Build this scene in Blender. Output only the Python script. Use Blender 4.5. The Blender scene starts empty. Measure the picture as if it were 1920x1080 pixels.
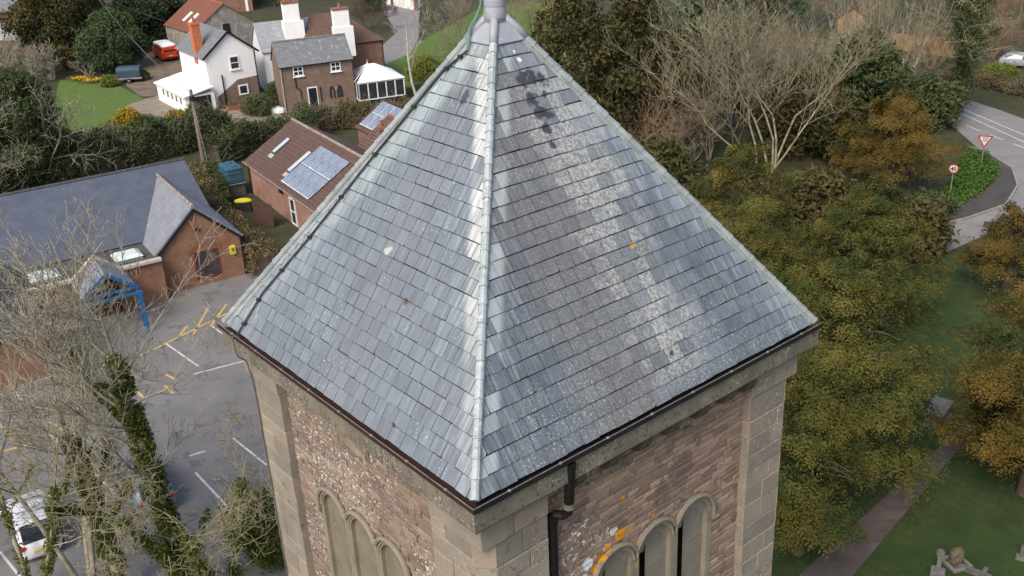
import bpy, bmesh, math, random
import numpy as np
from mathutils import Vector, Matrix

# ------------------------------------------------------------------ camera, sky, sun, exposure
scene = bpy.context.scene
COL = scene.collection
FPX, PITCH, ROLL, YAW = 1900.0, 0.428565, -0.050068, -0.109969
CAM = np.array([1.46613, -8.67899, 24.98758])
def cam_axes():
    cy, sy, cp, sp = math.cos(YAW), math.sin(YAW), math.cos(PITCH), math.sin(PITCH)
    f = np.array([sy*cp, cy*cp, -sp]); r = np.array([cy, -sy, 0.0]); u = np.cross(r, f)
    c, s = math.cos(ROLL), math.sin(ROLL)
    return c*r+s*u, -s*r+c*u, f
CR, CU, CF = cam_axes()
cd = bpy.data.cameras.new('camera'); cam = bpy.data.objects.new('camera', cd); COL.objects.link(cam)
cam.matrix_world = Matrix([[CR[i], CU[i], -CF[i], CAM[i]] for i in range(3)] + [[0, 0, 0, 1]])
cd.sensor_width = 36; cd.lens = FPX/1920*36; cd.clip_start = .1; cd.clip_end = 3000
scene.camera = cam
SUN_EL, SUN_AZ = math.radians(46), math.radians(203)     # azimuth: compass angle from +Y clockwise, where the sun stands
world = bpy.data.worlds.new('World'); scene.world = world; world.use_nodes = True
wn = world.node_tree; bg = wn.nodes['Background']
sk = wn.nodes.new('ShaderNodeTexSky'); sk.sky_type = 'NISHITA'; sk.sun_disc = False
sk.sun_elevation = SUN_EL; sk.sun_rotation = SUN_AZ; sk.dust_density = 4.0; sk.air_density = 1.0; sk.ozone_density = 1.0
wn.links.new(sk.outputs[0], bg.inputs[0]); bg.inputs[1].default_value = 0.15
sd = bpy.data.lights.new('sun', 'SUN'); sd.energy = 1.4; sd.angle = math.radians(24); sd.color = (1, .95, .87)
sun = bpy.data.objects.new('sun', sd); COL.objects.link(sun)
sdir = Vector((math.sin(SUN_AZ)*math.cos(SUN_EL), math.cos(SUN_AZ)*math.cos(SUN_EL), math.sin(SUN_EL)))
sun.rotation_euler = sdir.to_track_quat('Z', 'Y').to_euler(); sun.location = (0, 0, 60)
vs = scene.view_settings; vs.view_transform = 'Standard'; vs.look = 'None'; vs.gamma = 1; vs.exposure = 0.58
scene.cycles.max_bounces = 5; scene.cycles.diffuse_bounces = 3; scene.cycles.transparent_max_bounces = 8

def at(px, py, z=0.0):
    d = (px-960)/FPX*CR-(py-540)/FPX*CU+CF
    return CAM+d*((z-CAM[2])/d[2])

# ------------------------------------------------------------------ materials
class NT:
    def __init__(s, nt): s.t = nt
    def n(s, typ, **k):
        nd = s.t.nodes.new('ShaderNode'+typ)
        for a, b in k.items(): setattr(nd, a, b)
        return nd
    def put(s, sock, v):
        if isinstance(v, bpy.types.NodeSocket): s.t.links.new(v, sock)
        elif isinstance(v, (tuple, list)) and len(v) == 3 and sock.type == 'RGBA': sock.default_value = (*v, 1)
        else: sock.default_value = v
    def math(s, op, a, b=None, clamp=False):
        nd = s.n('Math', operation=op, use_clamp=clamp); s.put(nd.inputs[0], a)
        if b is not None: s.put(nd.inputs[1], b)
        return nd.outputs[0]
    def mix(s, f, a, b, mode='MIX'):
        nd = s.n('MixRGB', blend_type=mode); s.put(nd.inputs[0], f); s.put(nd.inputs[1], a); s.put(nd.inputs[2], b); return nd.outputs[0]
    def noise(s, vec, scale, detail=4, rough=.6):
        nd = s.n('TexNoise'); s.put(nd.inputs['Vector'], vec); nd.inputs['Scale'].default_value = scale
        nd.inputs['Detail'].default_value = detail; nd.inputs['Roughness'].default_value = rough; return nd.outputs[0]
    def ramp(s, v, a, b):   # smooth 0..1 between a and b
        nd = s.n('MapRange', interpolation_type='SMOOTHSTEP'); s.put(nd.inputs[0], v)
        nd.inputs[1].default_value = a; nd.inputs[2].default_value = b; return nd.outputs[0]
    def dot(s, v, w):
        nd = s.n('VectorMath', operation='DOT_PRODUCT'); s.put(nd.inputs[0], v); nd.inputs[1].default_value = w; return nd.outputs['Value']
    def dist(s, v, w):
        nd = s.n('VectorMath', operation='DISTANCE'); s.put(nd.inputs[0], v); nd.inputs[1].default_value = w; return nd.outputs['Value']

MATS = {}
def M(name, col, col2=None, scale=3.0, rough=.85, bump=.25, bscale=30.0, rnd=0.0, hue=None, spots=(), blobs=(), metal=0.0, coord='world',
      stretch=(1, 1, 1), attr=None, spec=.3, island=False, extra=None, transl=0.0, bdist=.02):
    if name in MATS: return MATS[name]
    m = bpy.data.materials.new(name); m.use_nodes = True; N = NT(m.node_tree); b = m.node_tree.nodes['Principled BSDF']
    if coord == 'world': pos = N.n('NewGeometry').outputs['Position']
    else: pos = N.n('TexCoord').outputs['Object']
    mp = N.n('Mapping'); N.put(mp.inputs[0], pos); mp.inputs['Scale'].default_value = stretch; vec = mp.outputs[0]
    c2 = col2 or tuple(x*.6 for x in col)
    f = N.ramp(N.noise(vec, scale, 6), .3, .7); c = N.mix(f, col, c2)
    rv = N.n('ObjectInfo').outputs['Random']
    if island: rv = N.math('FRACT', N.math('ADD', rv, N.n('NewGeometry').outputs['Random Per Island']))
    if hue: c = N.mix(N.math('MULTIPLY', N.math('FRACT', N.math('MULTIPLY', rv, 17.3)), hue[1]), c, hue[0])
    if attr:   # per-clump tone kept on the mesh: leaves of another kind and age
        an = N.n('Attribute', attribute_name='tone'); c = N.mix(an.outputs['Fac'], c, attr)
    if rnd:
        k = N.math('ADD', N.math('MULTIPLY', rv, 2*rnd), 1-rnd); cc = N.n('CombineColor'); [N.put(cc.inputs[i], k) for i in range(3)]
        c = N.mix(1.0, c, cc.outputs[0], 'MULTIPLY')
    for (sc, ss, thr, rs, rt) in spots:   # colour, size, threshold, region size, region threshold
        a = N.ramp(N.noise(pos, ss, 3, .7), thr, thr+.05)
        if rs: a = N.math('MULTIPLY', a, N.ramp(N.noise(pos, rs, 3), rt, rt+.12))
        c = N.mix(a, c, sc)
    for (bc, pt, rad, ns) in blobs:
        dd = N.math('ADD', N.dist(pos, pt), N.math('MULTIPLY', N.math('SUBTRACT', N.noise(pos, ns, 4, .7), .5), rad*1.6))
        c = N.mix(N.ramp(dd, rad, rad*.75), c, bc)
    if extra: c = extra(N, c, pos, rv)
    N.put(b.inputs['Base Color'], c); b.inputs['Roughness'].default_value = rough; b.inputs['Metallic'].default_value = metal
    b.inputs['Specular IOR Level'].default_value = spec
    if bump:
        bn = N.n('Bump'); bn.inputs['Strength'].default_value = bump; bn.inputs['Distance'].default_value = bdist
        N.put(bn.inputs['Height'], N.noise(vec, bscale, 5)); N.put(b.inputs['Normal'], bn.outputs[0])
    if transl:
        tr = N.n('BsdfTranslucent'); N.put(tr.inputs[0], c); mx = N.n('MixShader'); mx.inputs[0].default_value = transl
        out = m.node_tree.nodes['Material Output']; m.node_tree.links.new(b.outputs[0], mx.inputs[1]); m.node_tree.links.new(tr.outputs[0], mx.inputs[2])
        m.node_tree.links.new(mx.outputs[0], out.inputs[0])
    MATS[name] = m; return m

# ------------------------------------------------------------------ mesh helpers
class MB:
    def __init__(s): s.v = []; s.f = []
    def add(s, vs, fs):
        o = len(s.v); s.v += [tuple(map(float, p)) for p in vs]; s.f += [tuple(i+o for i in f) for f in fs]; return s
    def box(s, x0, x1, y0, y1, z0, z1):
        return s.add([(x, y, z) for z in (z0, z1) for y in (y0, y1) for x in (x0, x1)],
                     [(0, 2, 3, 1), (4, 5, 7, 6), (0, 1, 5, 4), (2, 6, 7, 3), (0, 4, 6, 2), (1, 3, 7, 5)])
    def prism(s, poly, ext):          # 3d polygon pushed along a vector
        n = len(poly); a = [Vector(p) for p in poly]; e = Vector(ext)
        return s.add([tuple(p) for p in a]+[tuple(p+e) for p in a], [tuple(range(n))[::-1], tuple(range(n, 2*n))]+[(i, (i+1) % n, n+(i+1) % n, n+i) for i in range(n)])
    def beam(s, a, b, w, h, up=(0, 0, 1)):
        a, b, up = Vector(a), Vector(b), Vector(up); d = (b-a).normalized(); sd_ = d.cross(up)
        if sd_.length < 1e-4: sd_ = d.cross(Vector((0, 1, 0)))
        sd_.normalize(); u = sd_.cross(d)
        q = [a+sd_*x*w/2+u*y*h/2 for x, y in ((-1, -1), (1, -1), (1, 1), (-1, 1))]
        return s.prism(q, b-a)
    def tube(s, pts, rad, n=8, cap=True):
        P = [Vector(p) for p in pts]; R = rad if isinstance(rad, (list, tuple)) else [rad]*len(P); o = len(s.v); prev = None
        for i, p in enumerate(P):
            t = (P[min(i+1, len(P)-1)]-P[max(i-1, 0)]).normalized()
            a = prev-t*prev.dot(t) if prev else (t.cross(Vector((0, 0, 1))) if abs(t.z) < .9 else t.cross(Vector((1, 0, 0))))
            a.normalize(); prev = a; b = t.cross(a)
            s.v += [tuple(p+(a*math.cos(2*math.pi*k/n)+b*math.sin(2*math.pi*k/n))*R[i]) for k in range(n)]
        for i in range(len(P)-1):
            for k in range(n): s.f.append((o+i*n+k, o+i*n+(k+1) % n, o+(i+1)*n+(k+1) % n, o+(i+1)*n+k))
        if cap: s.f.append(tuple(o+k for k in range(n))[::-1]); s.f.append(tuple(o+(len(P)-1)*n+k for k in range(n)))
        return s
    def lathe(s, prof, c=(0, 0, 0), n=16):
        o = len(s.v)
        for r, z in prof: s.v += [(c[0]+r*math.cos(2*math.pi*k/n), c[1]+r*math.sin(2*math.pi*k/n), c[2]+z) for k in range(n)]
        for i in range(len(prof)-1):
            for k in range(n): s.f.append((o+i*n+k, o+i*n+(k+1) % n, o+(i+1)*n+(k+1) % n, o+(i+1)*n+k))
        s.f.append(tuple(o+k for k in range(n))[::-1]); s.f.append(tuple(o+(len(prof)-1)*n+k for k in range(n))); return s
    def mesh(s, name, mat, smooth=False, bevel=0.0, sub=0):
        me = bpy.data.meshes.new(name); me.from_pydata(s.v, [], s.f)
        bm = bmesh.new(); bm.from_mesh(me); bmesh.ops.recalc_face_normals(bm, faces=bm.faces)
        if bevel: bmesh.ops.bevel(bm, geom=list(bm.edges), offset=bevel, segments=1, affect='EDGES')
        bm.to_mesh(me); bm.free(); me.materials.append(mat)
        if smooth: me.polygons.foreach_set('use_smooth', [True]*len(me.polygons))
        return me
    def build(s, name, mat, parent=None, smooth=False, bevel=0.0, **kw):
        return put(name, s.mesh(name, mat, smooth, bevel), parent, **kw)
def put(name, me, parent=None, label=None, cat=None, group=None, kind=None, loc=None):
    o = bpy.data.objects.new(name, me); COL.objects.link(o); o.parent = parent
    if loc is not None: o.location = loc
    if label: o['label'] = label
    if cat: o['category'] = cat
    if group: o['group'] = group
    if kind: o['kind'] = kind
    return o
def thing(name, label, cat, loc=(0, 0, 0), rz=0.0, group=None):
    o = put(name, None, None, label, cat, group); o.location = loc; o.rotation_euler = (0, 0, rz); return o
def bigmesh(name, V, F, mat, tone=None, smooth=False):     # numpy vertices (n,3), equal-sided faces (m,k)
    me = bpy.data.meshes.new(name); V = np.asarray(V, np.float32); F = np.asarray(F, np.int32); k = F.shape[1]
    me.vertices.add(len(V)); me.vertices.foreach_set('co', V.ravel()); me.loops.add(F.size); me.loops.foreach_set('vertex_index', F.ravel())
    me.polygons.add(len(F)); me.polygons.foreach_set('loop_start', np.arange(0, F.size, k, dtype=np.int32)); me.polygons.foreach_set('loop_total', np.full(len(F), k, np.int32))
    if smooth: me.polygons.foreach_set('use_smooth', np.ones(len(F), bool))
    me.update(); me.materials.append(mat)
    if tone is not None:
        a = me.attributes.new('tone', 'FLOAT', 'POINT'); a.data.foreach_set('value', np.asarray(tone, np.float32))
    return me
def sheet(name, pts, z, mat, kind='structure', parent=None, thick=.0, label=None):
    mb = MB(); P = [(p[0], p[1], z) for p in pts]
    if thick: mb.prism([(p[0], p[1], z-thick) for p in pts], (0, 0, thick))
    else: mb.add(P, [tuple(range(len(P)))])
    return mb.build(name, mat, parent, kind=kind, label=label)
rng = random.Random(7)

# ------------------------------------------------------------------ ground, roads, paths
GRASS = M('grass', (.042, .072, .016), (.028, .048, .013), scale=.8, rough=.95, bump=.8, bscale=60, spots=[((.055, .075, .02), 3, .5, .3, .45), ((.08, .07, .035), 14, .58, .5, .5)], bdist=.06)
LAWN = M('lawn', (.10, .155, .03), (.078, .125, .026), scale=1.2, rough=.95, bump=.6, bscale=50, spots=[((.12, .13, .04), 5, .6, .4, .5)], bdist=.05)
EARTH = M('earth', (.065, .055, .03), (.035, .04, .018), scale=.6, rough=1, bump=.8, bscale=20, bdist=.05, spots=[((.05, .075, .02), 2, .55, 0, 0)])
ASPH = M('asphalt', (.185, .177, .172), (.15, .144, .14), scale=.5, rough=.9, bump=.3, bscale=150, spots=[((.125, .12, .118), .9, .56, 0, 0), ((.2, .19, .18), 40, .62, 0, 0)])
ROAD = M('road_asphalt', (.235, .22, .21), (.19, .18, .175), scale=.4, rough=.9, bump=.2, bscale=100, spots=[((.19, .18, .175), 1.0, .55, 0, 0)])
FOOT = M('footway_asphalt', (.075, .066, .062), (.055, .05, .048), scale=.8, rough=.9, bump=.3, bscale=100)
PATHM = M('path_slabs', (.105, .086, .077), (.08, .066, .06), scale=1.5, rough=.9, bump=.3, bscale=80, rnd=.12)
PAVE = M('garden_paving', (.30, .25, .20), (.21, .17, .13), scale=1.2, rough=.9, bump=.4, bscale=30, rnd=.15)
WHITE_LINE = M('white_marking', (.62, .61, .58), (.42, .41, .39), scale=6, rough=.8, bump=0)
YELLOW_LINE = M('yellow_marking', (.56, .39, .11), (.38, .28, .13), scale=5, rough=.8, bump=0)
sheet('ground', [(-500, -120), (500, -120), (500, 700), (-500, 700)], 0, EARTH)
sheet('churchyard_grass', [(6, -30), (60, -30), (60, 40), (24, 50), (10, 52), (6, 30), (-6, 22), (-6, -30)], .004, GRASS)
sheet('car_park', [(-36, 8), (-9, 8), (-7, 22), (-9, 40), (-16.5, 47), (-21, 49.5), (-36, 40)], .006, ASPH)
sheet('lawn', [at(*q) for q in ((112, 150), (165, 152), (225, 162), (270, 186), (232, 200), (208, 222), (175, 258), (130, 262), (98, 205))], .02, LAWN)
sheet('field', [(-30, 98), (-10, 96), (3, 110), (-5, 150), (-18, 150), (-24, 118)], .010, LAWN)
sheet('lane', [at(*q) for q in ((640, 120), (700, 100), (745, 60), (718, 20), (712, -20), (790, -20), (786, 30), (785, 70), (770, 100), (720, 122))], .02, ROAD)
sheet('garden_path', [at(*q) for q in ((225, 200), (270, 186), (305, 178), (350, 205), (420, 205), (520, 208), (535, 224), (440, 252), (330, 250), (232, 232), (205, 222))], .012, PAVE)
sheet('drive', [at(*q) for q in ((236, 160), (245, 128), (280, 98), (345, 92), (380, 122), (345, 165), (305, 182), (262, 180))], .010,
      M('drive_gravel', (.20, .155, .115), (.11, .085, .06), scale=.8, rough=1, bump=.5, bscale=40))
# roads at the junction beyond the yews
sheet('road', [at(*q) for q in ((1740, 160), (1800, 183), (1870, 205), (1960, 238), (2100, 290), (2150, 420), (1960, 445), (1880, 400), (1850, 440), (1760, 480), (1700, 470), (1740, 430), (1820, 408), (1885, 385), (1906, 350), (1895, 318), (1840, 284), (1790, 240), (1730, 200))], .020, ROAD)
sheet('footway', [at(*q) for q in ((1690, 468), (1740, 430), (1820, 408), (1885, 385), (1906, 350), (1895, 318), (1840, 284), (1815, 278), (1790, 300), (1780, 360), (1700, 400), (1660, 440))], .12, FOOT, thick=.115)
kb = MB(); KP = [at(*q) for q in ((1690, 469), (1740, 431), (1820, 409), (1886, 386), (1908, 350), (1897, 317), (1841, 283), (1815, 277))]
for a, b in zip(KP[:-1], KP[1:]): kb.beam((a[0], a[1], .08), (b[0], b[1], .08), .14, .14)
kb.build('kerb', M('kerb_stone', (.30, .27, .24), (.2, .18, .16), rough=.9), None, kind='structure')
def marking(name, p, q, w, mat, z=.012, dash=None):
    a, b = Vector((p[0], p[1], z)), Vector((q[0], q[1], z)); d = (b-a).normalized(); n = Vector((-d.y, d.x, 0))*w/2
    MB().add([a-n, b-n, b+n, a+n], [(0, 1, 2, 3)]).build(name, mat, None, kind='structure')
for a, b in (((398, 612), (440, 643)), ((312, 645), (372, 687)), ((362, 702), (470, 674)), ((437, 822), (500, 872)), ((366, 886), (436, 960)), ((232, 908), (320, 1000)), ((355, 855), (385, 846)), ((0, 1035), (60, 1110)), ((225, 908), (238, 902)), ((150, 860), (215, 925)), ((95, 815), (150, 868)), ((470, 690), (520, 735))):
    marking('white_marking', at(*a), at(*b), .1, WHITE_LINE)
for a, b in (((262, 668), (425, 588)), ((190, 692), (208, 668)), ((335, 632), (350, 612)), ((362, 628), (390, 578)), ((395, 612), (425, 570)), ((205, 690), (272, 748)), ((140, 764), (178, 800)),
             ((232, 722), (192, 752)), ((250, 732), (208, 772)), ((272, 748), (205, 775)), ((310, 702), (330, 712)), ((308, 722), (325, 738)), ((0, 796), (38, 842)), ((0, 848), (60, 832)), ((92, 792), (130, 812))):
    marking('yellow_marking', at(*a), at(*b), .14, YELLOW_LINE)
for a, b in (((1800, 212), (1960, 285)), ((1806, 205), (1966, 273))): marking('white_marking', at(*a), at(*b), .12, WHITE_LINE, .026)
for k in range(4):
    a = at(1812+44*k, 236+17*k); b = at(1838+44*k, 246+17*k); marking('white_marking', a, b, .12, WHITE_LINE, .026)
# churchyard path: slabs between two edgings
PA, PB, PC, PD = at(1478, 1098), at(1584, 1098), at(1838, 795), at(1798, 805)
path = sheet('path', [PA, PB, PC, PD], .010, M('path_bed', (.09, .075, .065), rough=1))
for j in range(2):
    for i in range(15):
        t0, t1 = i/15+.001, (i+1)/15-.0012; s0, s1 = (.0, .33) if j == 0 else (.335, 1.0); sh = .35/15*(j)
        def pp(s, t): A = PA+(PD-PA)*t; B = PB+(PC-PB)*t; P = A+(B-A)*s; return (P[0], P[1], .012)
        MB().prism([pp(s0, t0+sh), pp(s1, t0+sh), pp(s1, min(1, t1+sh)), pp(s0, min(1, t1+sh))], (0, 0, .012+.006*rng.random())).build('slab', PATHM, path)

# ------------------------------------------------------------------ church tower
ZE, RH, LS = 18.5, 4.38919, 5.31649
SQ = math.sqrt(.5); E1 = (SQ, SQ, 0); E2 = (-SQ, SQ, 0)
def tw(x, y, z): return (SQ*x-SQ*y, SQ*x+SQ*y, z)
def pix(P):
    d = np.asarray(P, float)-CAM; z = d@CF; return 960+FPX*(d@CR)/z, 540-FPX*(d@CU)/z
def fc(side, u, d, z): return (u, -d, z) if side == 'R' else (-d, u, z)
tower = thing('church_tower', 'square stone church tower with pyramid slate roof in the middle of the view', 'church tower', (0, 0, 0), math.radians(45))
KS = 3/LS
def slate_extra(ax, right):
    def f(N, c, pos, rv):
        u = N.dot(pos, ax); z = N.dot(pos, (0, 0, 1)); v = N.math('MULTIPLY', N.math('SUBTRACT', z, ZE), LS/RH)
        cv = N.n('CombineXYZ'); N.put(cv.inputs[0], N.math('MULTIPLY', u, 22)); N.put(cv.inputs[1], N.math('MULTIPLY', v, 1.3)); N.put(cv.inputs[2], N.math('MULTIPLY', rv, 9))
        st = N.noise(cv.outputs[0], 1.0, 3, .6)
        hip = N.math('SUBTRACT', u, N.math('MULTIPLY', v, KS)); far = N.math('SUBTRACT', N.math('SUBTRACT', 6, u), N.math('MULTIPLY', v, KS))
        nh = N.ramp(N.math('MINIMUM', hip, far), 1.1, .15)
        c = N.mix(N.math('MULTIPLY', N.ramp(st, .46, .72), N.math('ADD', .14, N.math('MULTIPLY', nh, .30))), c, (.44, .48, .51))
        c = N.mix(N.math('MULTIPLY', N.ramp(st, .46, .3), .35), c, (.12, .135, .17))
        r2 = N.math('FRACT', N.math('MULTIPLY', rv, 7.7)); nz = N.noise(pos, 3.0, 5, .65); ns = N.noise(pos, 38, 3, .7); nw = N.math('MULTIPLY', N.math('SUBTRACT', nz, .5), 1.1)
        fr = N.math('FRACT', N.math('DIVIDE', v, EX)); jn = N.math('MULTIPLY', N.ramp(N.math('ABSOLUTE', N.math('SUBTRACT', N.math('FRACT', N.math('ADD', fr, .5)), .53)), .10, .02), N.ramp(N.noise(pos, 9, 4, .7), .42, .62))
        if not right:
            up = N.ramp(v, .3, 3.4)
            pale = N.math('MULTIPLY', N.ramp(N.math('ADD', hip, N.math('MULTIPLY', nw, .15)), .36, .22), N.math('MULTIPLY', N.ramp(r2, .05, .35), N.math('ADD', .25, N.math('MULTIPLY', up, .75))))
            c = N.mix(N.math('MULTIPLY', pale, N.math('ADD', .45, N.math('MULTIPLY', N.ramp(st, .35, .6), .4))), c, (.60, .62, .59))
            pale2 = N.math('MULTIPLY', N.ramp(N.math('ADD', far, N.math('MULTIPLY', nw, .2)), .62, .34), N.math('ADD', .3, N.math('MULTIPLY', up, .6)))
            c = N.mix(N.math('MULTIPLY', N.math('MULTIPLY', pale2, N.math('ADD', .35, N.math('MULTIPLY', r2, .65))), .6), c, (.46, .54, .53))
            mid = N.ramp(N.math('ABSOLUTE', N.math('ADD', N.math('SUBTRACT', u, 2.9), N.math('MULTIPLY', nw, .6))), .7, .1)
            c = N.mix(N.math('MULTIPLY', N.math('MULTIPLY', mid, N.ramp(ns, .5, .6)), .5), c, (.17, .15, .14))
            c = N.mix(N.math('MULTIPLY', N.math('MULTIPLY', N.ramp(N.noise(pos, 34, 2, .5), .64, .68), N.ramp(N.noise(pos, 1.6, 3), .5, .62)), .6), c, (.50, .52, .51))
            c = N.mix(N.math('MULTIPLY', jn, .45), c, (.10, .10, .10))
            blobs = [((.10, .055, .02), tw(*rp(2.34, 1.55, False)), .05), ((.42, .41, .38), tw(*rp(3.05, 2.01, False)), .075), ((.09, .05, .03), tw(*rp(1.66, .2, False)), .05), ((.05, .05, .06), tw(*rp(2.85, 4.15, False)), .1)]
        else:
            band = N.ramp(N.math('ABSOLUTE', N.math('ADD', N.math('SUBTRACT', u, N.math('SUBTRACT', 3.42, N.math('MULTIPLY', v, .05))), N.math('MULTIPLY', nw, 1.6))), .85, .2)
            band = N.math('MULTIPLY', band, N.math('MULTIPLY', N.ramp(v, 4.75, 3.9), N.ramp(v, -.2, .7)))
            band = N.math('MULTIPLY', band, N.math('ADD', .25, N.math('MULTIPLY', N.ramp(r2, .12, .55), .75)))
            c = N.mix(N.math('MULTIPLY', band, N.math('ADD', .12, N.math('MULTIPLY', N.ramp(N.noise(pos, 24, 6, .8), .42, .58), .8))), c, (.43, .43, .405))
            c = N.mix(N.math('MULTIPLY', N.math('MULTIPLY', band, N.ramp(N.noise(pos, 5, 4, .7), .55, .68)), .5), c, (.19, .15, .115))
            b2 = N.ramp(N.math('ABSOLUTE', N.math('ADD', N.math('SUBTRACT', u, 2.35), nw)), 1.0, .2)
            c = N.mix(N.math('MULTIPLY', N.math('MULTIPLY', b2, N.ramp(N.noise(pos, 30, 5, .8), .44, .56)), N.math('MULTIPLY', N.ramp(v, 4.9, 4.2), .8)), c, (.15, .13, .115))
            c = N.mix(N.math('MULTIPLY', N.math('MULTIPLY', b2, N.ramp(N.noise(pos, 40, 4, .8), .55, .64)), .7), c, (.36, .36, .33))
            low = N.ramp(v, 1.6, .2)
            c = N.mix(N.math('MULTIPLY', N.math('MULTIPLY', N.ramp(N.noise(pos, 36, 4, .8), .545, .62), N.math('MULTIPLY', N.ramp(N.noise(pos, 1.3, 3), .35, .6), N.math('ADD', .4, N.math('MULTIPLY', low, .6)))), .9), c, (.42, .44, .43))
            c = N.mix(N.math('MULTIPLY', N.math('MULTIPLY', N.ramp(N.noise(pos, 26, 2, .6), .6, .66), N.ramp(N.noise(pos, 1.1, 2), .5, .6)), .6), c, (.16, .115, .05))
            pale = N.math('MULTIPLY', N.ramp(hip, .34, .22), N.math('MULTIPLY', N.ramp(r2, .2, .6), .45))
            c = N.mix(pale, c, (.52, .57, .58))
            c = N.mix(N.math('MULTIPLY', N.math('MULTIPLY', N.ramp(N.math('ADD', far, N.math('MULTIPLY', nw, .3)), .6, .1), N.math('ADD', .2, N.math('MULTIPLY', r2, .8))), .42), c, (.36, .42, .47))  # bluish sheen painted into the slate colour towards the far hip
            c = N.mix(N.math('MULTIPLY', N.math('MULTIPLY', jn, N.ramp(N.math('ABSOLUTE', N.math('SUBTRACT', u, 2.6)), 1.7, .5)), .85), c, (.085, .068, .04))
            blobs = [((.035, .035, .045), tw(*rp(*q, True)), r_) for q, r_ in (((2.95, 4.36), .12), ((3.1, 4.36), .12), ((3.24, 4.3), .1), ((2.96, 4.08), .11), ((2.98, 3.88), .1), ((3.1, 3.83), .09), ((2.97, 3.66), .09), ((2.96, 3.46), .07), ((3.17, 4.1), .06))]
            blobs += [((.60, .27, .02), tw(*rp(3.49, 1.93, True)), .055), ((.6, .27, .02), tw(*rp(3.6, 1.84, True)), .02), ((.035, .03, .03), tw(*rp(3.36, .5, True)), .045), ((.7, .7, .68), tw(*rp(3.0, 4.72, True)), .035), ((.7, .7, .68), tw(*rp(3.03, 4.62, True)), .03)]
        for bc, pt, rad in blobs:
            dd = N.math('ADD', N.dist(pos, pt), N.math('MULTIPLY', N.math('SUBTRACT', N.noise(pos, 11, 5, .75), .5), rad*3.0))
            c = N.mix(N.math('MULTIPLY', N.ramp(dd, rad*1.05, rad*.6), .92), c, bc)
        return c
    return f
def rp(u, v, right): return (u, v*KS, ZE+v*RH/LS) if right else (v*KS, u, ZE+v*RH/LS)
EX, WS = .195, .24
SLATE = {}
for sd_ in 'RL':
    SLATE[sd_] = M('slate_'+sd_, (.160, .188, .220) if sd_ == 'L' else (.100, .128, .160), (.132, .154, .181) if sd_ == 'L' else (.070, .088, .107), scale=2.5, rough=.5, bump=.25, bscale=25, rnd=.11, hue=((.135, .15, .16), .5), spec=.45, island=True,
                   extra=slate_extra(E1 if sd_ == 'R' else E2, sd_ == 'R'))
UNDER = M('roof_underlay', (.03, .03, .033), rough=1, bump=0)
def clip(poly, a, b, c):      # keep a*u+b*v>=c
    out = []
    for i, p in enumerate(poly):
        q = poly[(i+1) % len(poly)]; fp = a*p[0]+b*p[1]-c; fq = a*q[0]+b*q[1]-c
        if fp >= 0: out.append(p)
        if fp*fq < 0: t = fp/(fp-fq); out.append((p[0]+(q[0]-p[0])*t, p[1]+(q[1]-p[1])*t))
    return out
def roof_pt(side, u, v, w): return fc(side, u, -v*KS+w*RH/LS, ZE+v*RH/LS+w*KS)
slopes = {}
for side in 'RL':
    o = MB().add([roof_pt(side, *q) for q in ((-.0, 0, -.02), (6, 0, -.02), (3, LS, -.02), (.2, 0, -.1), (5.8, 0, -.1), (3, LS-.3, -.1))], [(0, 1, 2), (3, 5, 4), (0, 3, 4, 1), (1, 4, 5, 2), (2, 5, 3, 0)]).build('roof_slope', UNDER, tower)
    slopes[side] = o
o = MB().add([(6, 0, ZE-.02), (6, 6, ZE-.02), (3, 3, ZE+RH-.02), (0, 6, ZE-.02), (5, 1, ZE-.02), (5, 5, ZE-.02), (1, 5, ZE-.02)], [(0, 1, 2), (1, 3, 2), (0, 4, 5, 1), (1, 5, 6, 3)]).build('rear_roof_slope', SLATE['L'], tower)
pieces = []
for side in 'RL':
    for i in range(25):
        v0 = i*EX+rng.uniform(-.002, .002); u = -.12+(WS/2 if i % 2 else 0)+rng.uniform(-.02, .02)
        while u < 6.1:
            w = WS*rng.uniform(.86, 1.15) if rng.random() < .8 else WS*rng.uniform(.7, 1.35); g = .0045
            dv = rng.uniform(-.007, .004); sk_ = rng.uniform(-.004, .004)
            P = [(u+g, v0+dv+.005+sk_), (u+w-g, v0+dv+.005-sk_), (u+w-g, v0+EX-.004), (u+g, v0+EX-.004)]
            if rng.random() < .12: P = P[:1]+[(u+w-g-.03*rng.random(), v0+dv+.005), (u+w-g, v0+dv+.03)]+P[2:]
            P = clip(clip(P, 1, -KS, .03), -1, -KS, -6+.03); u += w
            if len(P) < 3: continue
            us = [q[0] for q in P]; vsx = [q[1] for q in P]
            if max(us)-min(us) < .03 or max(vsx)-min(vsx) < .05: continue
            tl = rng.uniform(.012, .020); hd = .004
            top = [roof_pt(side, q[0], q[1], hd+(tl-hd)*(1-(q[1]-v0)/EX)+rng.uniform(-.001, .001)) for q in P]; bot = [roof_pt(side, q[0], q[1], -.012) for q in P]; n = len(P)
            c = np.mean(top, axis=0); pieces.append((float(np.linalg.norm(np.array(tw(*c))-CAM)), side, top+bot, [tuple(range(n))]+[(k, n+k, n+(k+1) % n, (k+1) % n) for k in range(n)]))
pieces.sort(key=lambda q: q[0])
rest = {'R': MB(), 'L': MB()}
for k, (d_, side, V_, F_) in enumerate(pieces):
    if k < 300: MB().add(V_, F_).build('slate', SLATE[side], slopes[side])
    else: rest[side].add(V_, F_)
for side in 'RL': rest[side].build('upper_slate', SLATE[side], slopes[side], kind='stuff')
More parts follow.
